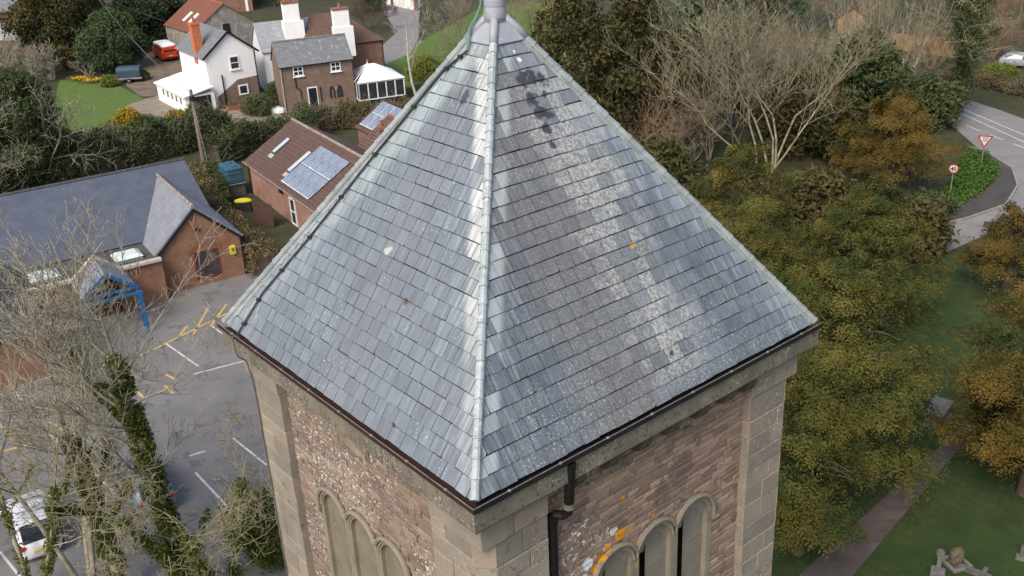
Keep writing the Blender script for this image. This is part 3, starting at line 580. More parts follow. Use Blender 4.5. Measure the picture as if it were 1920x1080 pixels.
def window(par, pos, rz, w, h, nx=2, nz=1, fm=None, t=.07, sill=True, gm=None, arch_=False, name='window'):
    fm = fm or WPAINT; mb = MB(); d = .07
    for x0, x1, z0, z1 in ((-w/2, w/2, -h/2, -h/2+t), (-w/2, w/2, h/2-t, h/2), (-w/2, -w/2+t, -h/2+t, h/2-t), (w/2-t, w/2, -h/2+t, h/2-t)): mb.box(x0, x1, -d, .02, z0, z1)
    for i in range(1, nx): x = -w/2+w*i/nx; mb.box(x-t*.35, x+t*.35, -d+.01, .015, -h/2+t, h/2-t)
    for i in range(1, nz): z = -h/2+h*i/nz; mb.box(-w/2+t, w/2-t, -d+.013, .012, z-t*.35, z+t*.35)
    o = mb.build(name, fm, par); o.location = pos; o.rotation_euler = (0, 0, rz)
    MB().box(-w/2+t*.5, w/2-t*.5, -.03, .005, -h/2+t*.5, h/2-t*.5).build('pane', gm or GLASS, o)
    if sill: MB().box(-w/2-.08, w/2+.08, -.14, .0, -h/2-.1, -h/2-.003).build('sill', fm, o)
    return o
def chimney(par, x0, x1, y0, y1, z0, z1, mat, pots=2, name='chimney', cap=True):
    o = MB().box(x0, x1, y0, y1, z0, z1).build(name, mat, par)
    if cap: MB().box(x0-.06, x1+.06, y0-.06, y1+.06, z1-.22, z1-.08).build('cap', mat, o)
    for k in range(pots):
        px = x0+(x1-x0)*(k+.5)/pots; MB().lathe([(.13, 0), (.15, .05), (.12, .1), (.11, .42), (.14, .45), (.14, .5), (.09, .5)], (px, (y0+y1)/2, z1), 10).build('pot', TERR, o)
    return o
def gutter_line(par, a, b, mat=None, r=.05, name='gutter'): return MB().tube([a, b], r, 6).build(name, mat or BLACK, par)

# --- village hall in red brick with a long slate roof
hall = thing('village_hall', 'long brick hall with blue-grey slate roof and brick gable beside the car park', 'hall', (-25.57, 44.89, 0), math.radians(38))
shell(hall, -16, 4.4, 2.9, 14.1, 2.75, BR_HALL, 2.75, 'x')
gable_roof(hall, -16, 4.4, 2.9, 14.1, 2.75, 2.75, RF_HALL, 'x', .3, .2, RF_DARK)
shell(hall, 0, 5, 0, 6, 2.75, BR_HALL, 2.3, 'y', 'gable_wall')
RIDGE_OLD = M('old_ridge', (.36, .34, .28), (.12, .11, .09), scale=4, rough=.9, bump=.4, coord='world')
gable_roof(hall, 0, 5, 0, 7.6, 2.75, 2.3, RF_GABLE, 'y', .25, .12, RIDGE_OLD)
wv = window(hall, (2.75, -.0, 1.35), 0, 1.5, 1.75, 3, 2, M('red_frame', (.20, .035, .025), rough=.5, bump=0), .09, False, gm=M('grey_glass', (.06, .07, .075), (.03, .035, .04), scale=3, rough=.1, bump=0))
for k in range(11):
    a = math.pi*(.2+.6*k/10); q = (2.75+1.15*math.cos(a), 1.55+1.05*math.sin(a))
    MB().prism([(q[0]-.045, -.03, q[1]), (q[0]+.045, -.03, q[1]), (q[0]+.05+.03*math.cos(a), -.03, q[1]+.22), (q[0]-.05+.03*math.cos(a), -.03, q[1]+.22)], (0, .05, 0)).build('brick', BR_HALL, hall)
MB().box(2.35, 2.7, -.10, .0, 3.55, 3.72).build('wall_light', BLACK, hall, bevel=.02)
yb = MB().box(4.25, 4.62, -.16, 0, 1.55, 2.1).build('alarm_box', M('yellow_plastic', (.70, .62, .03), (.6, .52, .03), rough=.4, bump=0), hall, bevel=.02)
MB().lathe([(.07, 0), (.09, .01), (.09, .02), (.05, .03)], (0, 0, 0), 12).build('emblem', M('emblem_grey', (.18, .2, .05), rough=.5, bump=0), yb).matrix_basis = Matrix.Translation((4.43, -.163, 1.88)) @ Matrix.Rotation(math.pi/2, 4, 'X')
MB().beam((-.02, -.14, 2.6), (2.5, -.14, 4.93), .05, .16).build('bargeboard', BLACK, hall); MB().beam((5.02, -.14, 2.6), (2.5, -.14, 4.93), .05, .16).build('bargeboard', BLACK, hall)
MB().tube([(5.05, -.05, 2.6), (5.05, -.05, 0)], .045, 8).build('downpipe', BLACK, hall)
# flat roof with two rooflights
FELT = M('roof_felt', (.085, .08, .072), (.06, .058, .05), scale=1.2, rough=.95, bump=.3, coord='world', spots=[((.14, .14, .07), 2, .6, 0, 0)])
MB().box(-7.6, -.003, -.75, 2.9, -.1, 2.55).build('porch_wall', BR_HALL, hall); MB().box(-7.6, -.003, -.6, 3.0, 2.552, 2.62).build('flat_roof', FELT, hall)
for a, b in ((-7.65, -4.9), (-2.4, -.003)):
    n = int((b-a)/.6); [MB().box(a+(b-a)*i/n+.004, a+(b-a)*(i+1)/n-.004, -.95, -.605, 2.56, 2.74).build('coping', STONEP, hall, bevel=.012) for i in range(n)]
MILK = M('rooflight_dome', (.62, .68, .64), (.52, .58, .55), scale=3, rough=.25, bump=0)
for xa, xb in ((-7.0, -5.5), (-2.35, -.85)):
    rl = MB().box(xa, xb, .05, 1.35, 2.625, 2.80).build('rooflight', M('upstand', (.45, .46, .45), rough=.6, bump=0), hall)
    MB().add([(xa-.06, -.01, 2.803), (xb+.06, -.01, 2.803), (xb+.06, 1.41, 2.803), (xa-.06, 1.41, 2.803), (xa+.22, .25, 2.98), (xb-.22, .25, 2.98), (xb-.22, 1.15, 2.98), (xa+.22, 1.15, 2.98)], [(0, 1, 5, 4), (1, 2, 6, 5), (2, 3, 7, 6), (3, 0, 4, 7), (4, 5, 6, 7), (3, 2, 1, 0)]).build('dome', MILK, rl)
# porch with coped gable and blue frames
for s_, x1 in ((-1, -4.95), (1, -2.35)):
    for i in range(4):
        t0, t1 = i/4+.01, (i+1)/4-.01; p = Vector((x1, -.85, 2.72)).lerp(Vector((-3.65, -.85, 3.78)), t0); q = Vector((x1, -.85, 2.72)).lerp(Vector((-3.65, -.85, 3.78)), t1)
        MB().beam(p, q, .34, .16).build('coping', STONEP, hall)
MB().prism([(-4.9, -.74, 2.56), (-2.4, -.74, 2.56), (-3.65, -.74, 3.68)], (0, .3, 0)).build('porch_gable', BR_HALL, hall)
slope(hall, (-5.15, -.95, 2.46), (-5.15, -3.6, 2.46), (-3.65, -3.6, 3.62), (-3.65, -.95, 3.62), RF_GABLE, .1); slope(hall, (-2.15, -3.6, 2.46), (-2.15, -.95, 2.46), (-3.65, -.95, 3.62), (-3.65, -3.6, 3.62), RF_GABLE, .1)
for (a, b) in (((-5.2, -3.65, 2.42), (-3.65, -3.65, 3.62)), ((-2.1, -3.65, 2.42), (-3.65, -3.65, 3.62))): MB().beam(a, b, .10, .18).build('blue_rafter', BLUEP, hall)
for y_ in (-3.6, -4.5):
    for x_ in (-5.1, -2.2): MB().box(x_-.065, x_+.065, y_-.065, y_+.065, 0, 2.4).build('blue_post', BLUEP, hall)
    MB().box(-5.2, -2.1, y_-.06, y_+.06, 2.4, 2.54).build('blue_beam', BLUEP, hall)
MB().box(-4.6, -2.7, -.80, -.76, 0, 2.1).build('door', M('dark_red_door', (.10, .025, .02), rough=.5, bump=0), hall)
# side wing at the far left
shell(hall, -14, -7.6, -6.5, 3.2, 2.75, BR_HALL); slope(hall, (-7.3, 3.2, 2.7), (-7.3, -6.8, 2.7), (-11, -3.0, 5.0), (-11, 3.2, 5.0), RF_DARK); slope(hall, (-14.3, -6.8, 2.7), (-7.3, -6.8, 2.7), (-11, -3.0, 5.0), (-11, -3.0, 5.0), RF_DARK)
window(hall, (-7.6, -2.0, 1.5), math.pi/2, 1.2, 1.1, 2, 1, BLACK, .06)

# --- outbuilding with solar panels
ob = thing('solar_outbuilding', 'pink brick building with brown tiled roof and large solar panel array', 'outbuilding', (-26.6, 63.5, 0), math.radians(-52.5))
shell(ob, .2, 17, .25, 8.3, 2.6, BR_SOLAR, 2.35, 'x'); ra, rb_ = gable_roof(ob, .2, 17, .25, 8.3, 2.6, 2.35, RF_TILE, 'x', .3, .2, M('lichen_ridge', (.20, .15, .12), (.34, .30, .26), scale=5, rough=.9, bump=.4))
KR = 2.35/4.025
def rz_(y): return 2.6+(y-.25)*KR+.11
def on_roof(x0, x1, y0, y1, th, mat, name, par, lift=.0):
    return MB().prism([(x0, y0, rz_(y0)+lift), (x1, y0, rz_(y0)+lift), (x1, y1, rz_(y1)+lift), (x0, y1, rz_(y1)+lift)], (0, -KR*th, th)).build(name, mat, par)
PVF = M('panel_frame', (.62, .64, .65), rough=.35, bump=0)
PV = masonry('panel_cells', (.17, .215, .29), (.16, .20, .275), (.42, .46, .50), .17, .17, .012, True, rough=.15, bump=0, offs=0)
for i in range(4):
    for j in range(2):
        x0, y0 = 7.4+i*1.25, .25+j*1.66; pn = on_roof(x0+.01, x0+1.235, y0+.01, y0+1.62, .045, PVF, 'solar_panel', ob, .10)
        c = slope(pn, (x0+.05, y0+.05, rz_(y0+.05)+.19), (x0+1.195, y0+.05, rz_(y0+.05)+.19), (x0+1.195, y0+1.58, rz_(y0+1.58)+.19), (x0+.05, y0+1.58, rz_(y0+1.58)+.19), PV, .004, 'cells')
RLG = M('rooflight_glazing', (.42, .46, .47), (.5, .54, .55), scale=2, rough=.12, bump=0)
for x0, y0, y1 in ((2.3, 1.5, 2.95), (6.6, 1.0, 2.9)):
    f_ = on_roof(x0, x0+.62, y0, y1, .09, M('rooflight_frame', (.10, .095, .09), rough=.5, bump=0), 'rooflight', ob); on_roof(x0+.07, x0+.55, y0+.06, y1-.06, .012, RLG, 'pane', f_, .125)
    on_roof(x0-.06, x0+.68, y0-.32, y0-.01, .015, M('lead_flashing', (.33, .32, .30), (.42, .41, .39), rough=.7, bump=.1), 'flashing', f_)
gutter_line(ob, (.0, -.1, 2.52), (17.2, -.1, 2.52), M('gutter_tan', (.30, .25, .22), rough=.6, bump=0)); MB().tube([(.35, .17, 2.5), (.35, .17, 0)], .05, 8).build('downpipe', BLACK, ob)
window(ob, (9.2, .25, 1.05), 0, 1.0, 2.0, 1, 2, WPAINT, .1, False, name='glazed_door')
MB().box(7.2, 7.6, .0, .25, 2.0, 2.25).build('wall_lamp', BLACK, ob, bevel=.03)
# low pantiled range behind it with its own panels
o2 = thing('pantiled_range', 'low brown pantiled range with brick chimney and panels behind the tower roof', 'outbuilding', (-26.6, 63.5, 0), math.radians(-52.5))
shell(o2, 1, 14, 9.2, 14.8, 2.2, BR_RED, 1.9, 'x'); gable_roof(o2, 1, 14, 9.2, 14.8, 2.2, 1.9, masonry('pantile', (.20, .12, .09), (.12, .075, .06), (.045, .03, .025), .26, .3, .05, True, weather=((.27, .2, .16), 3, .58)), 'x', .2, .15, TERR)
chimney(o2, 5.2, 5.8, 8.9, 9.5, 2.2, 4.7, BR_RED, 1)
o3 = thing('panelled_shed', 'small tiled shed roof carrying a narrow solar array below the conservatory', 'shed', (float(at(712, 222, 3.1)[0])-.3, float(at(712, 222, 3.1)[1])-2.0, 0), math.radians(-52.5))
shell(o3, -3.4, 5, .2, 5.4, 2.2, BR_RED, 1.7, 'x'); gable_roof(o3, -3.4, 5, .2, 5.4, 2.2, 1.7, RF_TILE, 'x', .2, .15)
for i in range(3):
    for j in range(2):
        x0, y0 = -3.0+i*1.25, .3+j*1.2; k3 = 1.7/2.6; zf = lambda y, l: 2.2+(y-.2)*k3+.11+l
        pn = MB().prism([(x0+.01, y0+.01, zf(y0+.01, .08)), (x0+1.23, y0+.01, zf(y0+.01, .08)), (x0+1.23, y0+1.17, zf(y0+1.17, .08)), (x0+.01, y0+1.17, zf(y0+1.17, .08))], (0, -.03, .045)).build('solar_panel', PVF, o3)
        slope(pn, (x0+.05, y0+.05, zf(y0+.05, .145)), (x0+1.19, y0+.05, zf(y0+.05, .145)), (x0+1.19, y0+1.13, zf(y0+1.13, .145)), (x0+.05, y0+1.13, zf(y0+1.13, .145)), PV, .004, 'cells')

# --- white gabled cottage
wh = thing('white_cottage', 'white rendered cottage with steep slate gable and orange brick chimney', 'house', (-39.2, 90, 0), math.radians(40.6))
shell(wh, 0, 5.3, 0, 8, 5.2, RENDER, 2.1, 'y'); gable_roof(wh, 0, 5.3, 0, 8, 5.2, 2.1, RF_OLD, 'y', .35, .2)
for s_ in (0, 1): MB().beam((5.3*s_+(.35 if s_ else -.35), -.22, 4.98), (2.65, -.22, 7.36), .05, .2).build('bargeboard', BLACK, wh)
bp = MB().prism([(.55, -.05, -.1), (5.28, -.05, -.1), (5.28, -.05, 2.55), (3.0, -.05, 2.45), (.6, -.05, 1.0)], (0, .1, 0)).build('brick_panel', BR_BROWN, wh)
window(wh, (2.95, 0, 4.2), 0, 1.0, 1.35, 1, 2, WPAINT, .1); window(wh, (3.45, -.05, 1.35), 0, 1.05, 1.05, 1, 1, WPAINT, .14, False)
MB().tube([(5.15, -.1, 5.1), (5.15, -.1, 0)], .06, 8).build('downpipe', BLACK, wh); MB().tube([(1.4, -.12, 3.2), (1.4, -.12, 0)], .07, 8).build('downpipe', BLACK, wh)
chimney(wh, -.1, .75, 2.2, 3.0, 4.2, 8.3, ORB_, 1)
# side lean-to with white roof
MB().box(-3.0, -.003, -1.0, 8, -.1, 1.85).build('lean_to', RENDER, wh); slope(wh, (-3.25, 8.2, 1.9), (-3.25, -1.2, 1.9), (-.002, -1.2, 2.5), (-.002, 8.2, 2.5), WPAINT, .12)
MB().box(-2.6, -.4, -1.05, -.98, 0, 1.7).build('dark_opening', BLACK, wh)
for k in range(5): window(wh, (-3.0, .3+k*1.35, 1.25), -math.pi/2, .7, .8, 1, 1, WPAINT, .08, False)
# linked rear range: light slate roof and two tall white stacks
rr = thing('slate_rear_range', 'pale slate roofed range with tall white chimney between the cottages', 'house', (-34.6, 93.6, 0), math.radians(28))
shell(rr, .4, 7, 1.4, 7.6, 4.6, RENDER, 2.4, 'x'); gable_roof(rr, .4, 7, 1.4, 7.6, 4.6, 2.4, RF_LIGHT, 'x', .25, .15)
c1 = chimney(rr, 3.1, 5.2, 2.2, 3.6, 4.6, 7.2, RENDER, 0, cap=False); MB().box(3.3, 4.9, 2.35, 3.45, 7.203, 9.0).build('shaft', RENDER, c1); MB().box(3.25, 4.95, 2.3, 3.5, 9.003, 9.25).build('cap', BR_RED, c1)
for k in range(3): MB().lathe([(.14, 0), (.12, .4), (.14, .45), (.09, .45)], (3.6+.5*k, 2.9, 9.25), 10).build('pot', TERR, c1)
# --- brown stone cottage
bc = thing('stone_cottage', 'brown stone cottage with old slate roof, navy door and white windows', 'house', (-30.8, 87.4, 0), math.radians(28))
shell(bc, 0, 7.2, 0, 4.1, 4.6, BR_BROWN, 1.9, 'x'); gable_roof(bc, 0, 7.2, 0, 4.1, 4.6, 1.9, RF_OLD, 'x', .2, .1, M('ridge_grey', (.22, .22, .22), rough=.9))
for x_ in (1.75, 5.5): window(bc, (x_, 0, 3.95), 0, 1.0, .95, 2, 2, WPAINT, .1)
dr = MB().box(2.4, 3.4, -.06, .02, 0, 2.25).build('door', WPAINT, bc); MB().box(2.5, 3.3, -.08, -.061, .02, 2.14).build('door_leaf', NAVY, dr); MB().box(2.2, 3.6, -.8, -.003, 0, .14).build('step', TERR, bc)
gp_ = [(4.6, .85), (5.95, .85), (5.95, 1.65)]+[(5.62+.33*math.cos(a), 1.65+.42*math.sin(a)) for a in (.4, .8, 1.2, 1.57, 2.0, 2.5, 2.9)]+[(4.93+.33*math.cos(a), 1.65+.42*math.sin(a)) for a in (.2, .6, 1.1, 1.57, 1.9, 2.3, 2.7)]+[(4.6, 1.65)]
gw = MB().prism([(x, -.02, z) for x, z in gp_], (0, .04, 0)).build('gothic_window', GLASS, bc)
MB().prism([(5.05, -.03, 1.95), (5.5, -.03, 1.95), (5.275, -.03, 1.5)], (0, .02, 0)).build('tympanum', M('ochre_stone', (.42, .26, .10), rough=.9), gw); MB().box(4.86, 5.0, -.035, .02, .85, 1.7).build('mullion', BR_BROWN, gw); MB().box(5.2, 5.35, -.04, .02, .85, 1.55).build('mullion', BR_BROWN, gw)
gutter_line(bc, (-.1, -.24, 4.47), (7.3, -.24, 4.47)); MB().tube([(.05, -.08, 4.4), (.05, -.08, 0)], .05, 8).build('downpipe', STONEP, bc)
MB().tube([(1.35, -.08, 3.6), (1.35, -.08, 2.4), (1.75, -.08, 2.1), (1.75, -.08, 0)], .05, 8).build('downpipe', BLACK, bc); MB().tube([(3.7, -.08, 2.2), (3.7, -.08, 0)], .04, 8).build('downpipe', BLACK, bc)
# --- conservatory
cs = thing('conservatory', 'white framed glass conservatory with hipped white roof beside the stone cottage', 'conservatory', (-30.8, 87.4, 0), math.radians(28))
CX0, CX1, CY0, CY1 = 7.3, 12.0, -1.3, 3.2
MB().box(CX0, CX1, CY0, CY1, 0, .45).build('plinth', BLACK, cs)
for (a, b, ax) in (((CX0, CY0), (CX1, CY0), 'x'), ((CX1, CY0), (CX1, CY1), 'y'), ((CX0, CY1), (CX1, CY1), 'x'), ((CX0, CY0), (CX0, CY1), 'y')):
    n = 5
    MB().beam((*a, .5), (*b, .5), .1, .1).build('sill_rail', WPAINT, cs); MB().beam((*a, 2.2), (*b, 2.2), .12, .14).build('eaves_beam', WPAINT, cs)
    for k in range(n):
        p = Vector((*a, 0)).lerp(Vector((*b, 0)), k/n); q = Vector((*a, 0)).lerp(Vector((*b, 0)), (k+1)/n)
        MB().box(p.x-.05, p.x+.05, p.y-.05, p.y+.05, .55, 2.13).build('mullion', WPAINT, cs)
        d = (q-p)*.08; MB().beam((p.x+d.x, p.y+d.y, 1.34), (q.x-d.x, q.y-d.y, 1.34), .02, 1.5).build('pane', GLASS, cs)
AP0, AP1 = Vector((9.0, .95, 3.6)), Vector((9.7, .95, 3.6)); e = .15
c00, c10, c11, c01 = Vector((CX0-e, CY0-e, 2.28)), Vector((CX1+e, CY0-e, 2.28)), Vector((CX1+e, CY1+e, 2.28)), Vector((CX0-e, CY1+e, 2.28))
slope(cs, c00, c10, AP1, AP0, WPAINT, .06); slope(cs, c10, c11, AP1, AP1, WPAINT, .06); slope(cs, c11, c01, AP0, AP1, WPAINT, .06)
slope(cs, c01, c00, AP0, AP0, GLASS, .04, 'roof_glazing')
for k in range(6): q = c01.lerp(c00, k/5); MB().beam(q+Vector((0, 0, .03)), AP0+Vector((0, 0, .03)), .07, .06).build('glazing_bar', WPAINT, cs)
MB().lathe([(.08, 0), (.05, .1), (.02, .3), (.01, .5)], (9.0, .95, 3.6), 8).build('finial', WPAINT, cs)
# --- red brick house behind with hipped tile roof and tall white stack
rh = thing('red_brick_house', 'red brick house with brown hipped tile roof and white chimney behind the cottage', 'house', (-25.2, 99.5, 0), math.radians(28))
shell(rh, -6.4, 2.0, 0, 7, 4.5, BR_RED)
c00, c10, c11, c01 = Vector((-6.7, -.3, 4.5)), Vector((2.3, -.3, 4.5)), Vector((2.3, 7.3, 4.5)), Vector((-6.7, 7.3, 4.5)); r0, r1 = Vector((-4.6, 3.5, 7.4)), Vector((-1.5, 3.5, 7.4))
for q in ((c00, c10, r1, r0), (c10, c11, r1, r1), (c11, c01, r0, r1), (c01, c00, r0, r0)): slope(rh, *q, masonry('mossy_tile', (.165, .10, .075), (.12, .075, .06), (.07, .045, .035), .3, .3, .03, True, weather=((.24, .18, .14), 3, .58)), .1)
c2 = chimney(rh, -3.4, -1.4, -1.9, -.6, 3.5, 6.6, RENDER, 0, cap=False); MB().box(-3.3, -1.7, -1.8, -.7, 6.603, 8.3).build('shaft', RENDER, c2); MB().box(-3.35, -1.65, -1.85, -.65, 8.303, 8.5).build('cap', BR_RED, c2)
MB().lathe([(.16, 0), (.13, .45), (.15, .5), (.1, .5)], (-2.5, -1.25, 8.5), 10).build('pot', TERR, c2); MB().tube([(2.05, -.05, 4.4), (2.05, -.05, 0)], .06, 8).build('downpipe', BLACK, rh)
# --- stone barn with red tiled roof
bn_ = thing('stone_barn', 'grey stone barn with red tiled roof and arched doorway beside the van', 'barn', tuple(at(372, 118, 0)), math.radians(-47))
shell(bn_, -9.5, 0, 0, 8.6, 3.6, ST_GREY, 2.9, 'x'); gable_roof(bn_, -9.5, 0, 0, 8.6, 3.6, 2.9, RF_RED, 'x', .2, .12, TERR)
for x_ in (-5.6, -3.6):
    f_ = MB().prism([(x_, .95, 3.6+.95*2.9/4.3+.12), (x_+.65, .95, 3.6+.95*2.9/4.3+.12), (x_+.65, 2.3, 3.6+2.3*2.9/4.3+.12), (x_, 2.3, 3.6+2.3*2.9/4.3+.12)], (0, -.05, .08)).build('rooflight', WPAINT, bn_)
    MB().prism([(x_+.12, 1.1, 3.6+1.1*2.9/4.3+.21), (x_+.53, 1.1, 3.6+1.1*2.9/4.3+.21), (x_+.53, 2.15, 3.6+2.15*2.9/4.3+.21), (x_+.12, 2.15, 3.6+2.15*2.9/4.3+.21)], (0, -.005, .01)).build('pane', RLG, f_)
dp_ = [(-2.6, 0), (-1.0, 0), (-1.0, 1.9)]+[(-1.8+.8*math.cos(a), 1.9+.6*math.sin(a)) for a in (.5, 1.0, 1.57, 2.1, 2.6)]+[(-2.6, 1.9)]
MB().prism([(x, -.03, z) for x, z in dp_], (0, .05, 0)).build('arched_door', BLACK, bn_)
window(bn_, (0, 4.3, 3.6), math.pi/2, .9, 1.1, 2, 2, BLACK, .08)
# --- sheds in the far corner and garden buildings
f1 = thing('slate_shed', 'long grey slate shed at the top corner of the gardens', 'shed', (-79, 121, 0), math.radians(6)); shell(f1, -6, 6.2, 0, 6, 2.2, BR_RED, 1.7, 'x'); gable_roof(f1, -6, 6.2, 0, 6, 2.2, 1.7, RF_LIGHT, 'x', .3, .2, mat2=RF_OLD); MB().box(-6, 6.2, -.45, -.3, 2.0, 2.2).build('white_fascia', WPAINT, f1)
f2 = thing('dark_slate_house', 'dark slate roof rising behind the long grey shed', 'house', (-90, 139, 0), math.radians(8)); shell(f2, -8, 6.5, 0, 8, 3.0, BR_RED, 2.6, 'x'); gable_roof(f2, -8, 6.5, 0, 8, 3.0, 2.6, RF_OLD, 'x', .3, .2)
f3 = thing('far_brick_house', 'red brick house with white trim far beyond the barn', 'house', (-60, 150, 0), math.radians(20)); shell(f3, -5, 5, 0, 7, 4.6, BR_RED, 2.6, 'x'); gable_roof(f3, -5, 5, 0, 7, 4.6, 2.6, RF_RED, 'x', .3, .2); window(f3, (2.2, 0, 3.2), 0, 1.1, 1.2, 2, 1); window(f3, (-2.2, 0, 3.2), 0, 1.1, 1.2, 2, 1); MB().box(3.9, 4.3, -.1, 0, 0, 4.5).build('white_pipe', WPAINT, f3)
f4 = thing('far_cottage', 'brick cottage half hidden by bare trees beyond the road', 'house', tuple(at(1790, -12, 0)), math.radians(-20)); shell(f4, -7, 7, 0, 7, 4.6, BR_RED, 2.8, 'x'); gable_roof(f4, -7, 7, 0, 7, 4.6, 2.8, RF_TILE, 'x', .3, .2); [window(f4, (x_, 0, 3.4), 0, 1.3, 1.2, 2, 1) for x_ in (-4.5, 0, 4.5)]; [window(f4, (x_, 0, 1.2), 0, 1.3, 1.3, 2, 1) for x_ in (-4.5, 4.5)]
f5 = thing('timber_gable_house', 'small tan gabled building glimpsed through the bare trees', 'house', tuple(at(1597, 62, 0)), math.radians(-10)); shell(f5, -1.7, 1.7, 0, 4, 1.9, M('tan_wall', (.30, .21, .125), rough=.9), 1.1, 'y'); gable_roof(f5, -1.7, 1.7, 0, 4, 1.9, 1.1, RF_TILE, 'y', .3, .2)
# greenhouse
gh = thing('greenhouse', 'small white framed greenhouse at the edge of the bare brush', 'greenhouse', tuple(at(128, 122, 0)), math.radians(22))
for x_ in (0, 1.1, 2.2): [MB().box(x_-.04, x_+.04, y_-.04, y_+.04, 0, 1.5+.0).build('post', WPAINT, gh) for y_ in (0, 1.8)]
GG = M('greenhouse_glass', (.33, .40, .40), (.26, .32, .32), scale=2, rough=.1, bump=0)
for k in range(2): slope(gh, (1.1*k+.02, 0, 1.5), (1.1*k+1.08, 0, 1.5), (1.1*k+1.08, 1.8, 2.0), (1.1*k+.02, 1.8, 2.0), GG, .02, 'roof_pane'); MB().box(1.1*k+.05, 1.1*k+1.05, -.01, .01, .1, 1.45).build('pane', GG, gh)
for x_ in (0, 1.1, 2.2): MB().beam((x_, -.05, 1.53), (x_, 1.85, 2.04), .06, .05).build('rafter', WPAINT, gh)
MB().beam((-.05, 0, 1.52), (2.25, 0, 1.52), .06, .06).build('eaves_bar', WPAINT, gh); MB().beam((-.05, 1.8, 2.03), (2.25, 1.8, 2.03), .06, .06).build('ridge_bar', WPAINT, gh)
# white garden wall by the lane and tan fence beyond the road
gw_ = thing('garden_wall', 'white painted wall with brick pier at the lane corner', 'wall', tuple(at(725, 8, 0)), math.radians(-50)); MB().box(0, 9, 0, .3, 0, 1.3).build('panel', RENDER, gw_); MB().box(1.6, 2.3, -.1, .4, 0, 1.9).build('pier', BR_RED, gw_); MB().box(8.9, 9.5, -.1, .4, 0, 1.7).build('pier', BR_RED, gw_)
fb = at(1672, 92, 0); fe = at(1800, 112, 0)
fnc = thing('panel_fence', 'tan timber panel fence beside the far road', 'fence', tuple(fb), math.atan2(fe[1]-fb[1], fe[0]-fb[0])); FL = float(np.hypot(*(fe-fb)[:2])); TAN = M('tan_timber', (.29, .20, .095), (.23, .155, .075), scale=2, rough=.9, bump=.2, rnd=.12)
nb = int(FL/.16)
for k in range(nb): MB().box(k*.16+.003, k*.16+.155, (k % 2)*.02, (k % 2)*.02+.018, .05, 1.8+.02*rng.random()).build('board', TAN, fnc)
for k in range(int(FL/1.8)+1): MB().box(k*1.8-.05, k*1.8+.05, .05, .15, 0, 1.9).build('post', TAN, fnc)
MB().box(0, FL, .04, .045, 1.5, 1.6).build('rail', TAN, fnc)

# ------------------------------------------------------------------ vegetation helpers
nr = np.random.default_rng(11)
def unit(v): return v/np.maximum(np.linalg.norm(v, axis=-1, keepdims=True), 1e-9)
def leaf_mesh(name, C_, tone, size, mat, aspect=.45, up=.35, droop=0.0, seed=0):
    g = np.random.default_rng(seed); n = len(C_); L = size*g.uniform(.6, 1.35, (n, 1))
    nrm = unit(g.normal(size=(n, 3))+np.array([0, 0, up*2])); t = unit(np.cross(nrm, g.normal(size=(n, 3)))); t[:, 2] -= droop; t = unit(t); s = unit(np.cross(nrm, t))
    V = np.stack([C_-t*L/2, C_+s*L*aspect/2+t*L*.1, C_+t*L/2, C_-s*L*aspect/2+t*L*.1], 1).reshape(-1, 3)
    F = np.arange(4*n).reshape(n, 4); return bigmesh(name, V, F, mat, np.repeat(tone, 4))
def lobe_points(lobes, n, per, spread, seed, low=-.35, inner=.7):
    g = np.random.default_rng(seed); A = np.array([l[1][0]*l[1][1]+l[1][0]*l[1][2] for l in lobes]); k = g.choice(len(lobes), n, p=A/A.sum())
    d = unit(g.normal(size=(n*3, 3))); d = d[d[:, 2] > low][:n]
    while len(d) < n: d = np.vstack([d, d[:n-len(d)]])
    c = np.array([lobes[i][0] for i in k]); r = np.array([lobes[i][1] for i in k]); lt = np.array([lobes[i][2] for i in k])
    P = c+d*r*(inner+(1.04-inner)*g.random((n, 1))**.5); tone = np.clip(lt+g.normal(0, .2, n), 0, 1)
    Q = np.repeat(P, per, 0)+g.normal(0, spread, (n*per, 3)); return Q, np.clip(np.repeat(tone, per)+g.normal(0, .12, n*per), 0, 1)
def chains_mesh(name, chains, mat, smooth=False):
    VV, FF, o = [], [], 0
    for P, R, n in chains:
        P = np.asarray(P, float); m = len(P); t = np.gradient(P, axis=0); t = unit(t); ref = np.array([.31, .52, .79]); a = unit(np.cross(t, ref)); b = np.cross(t, a)
        th = np.arange(n)*2*np.pi/n; V = P[:, None, :]+(a[:, None, :]*np.cos(th)[None, :, None]+b[:, None, :]*np.sin(th)[None, :, None])*np.asarray(R)[:, None, None]
        VV.append(V.reshape(-1, 3)); i = np.arange(m-1)[:, None]*n; k = np.arange(n)[None, :]; k2 = (k+1) % n
        FF.append((np.stack([i+k, i+k2, i+n+k2, i+n+k], -1).reshape(-1, 4)+o)); o += m*n
    return bigmesh(name, np.vstack(VV), np.vstack(FF), mat, smooth=smooth)
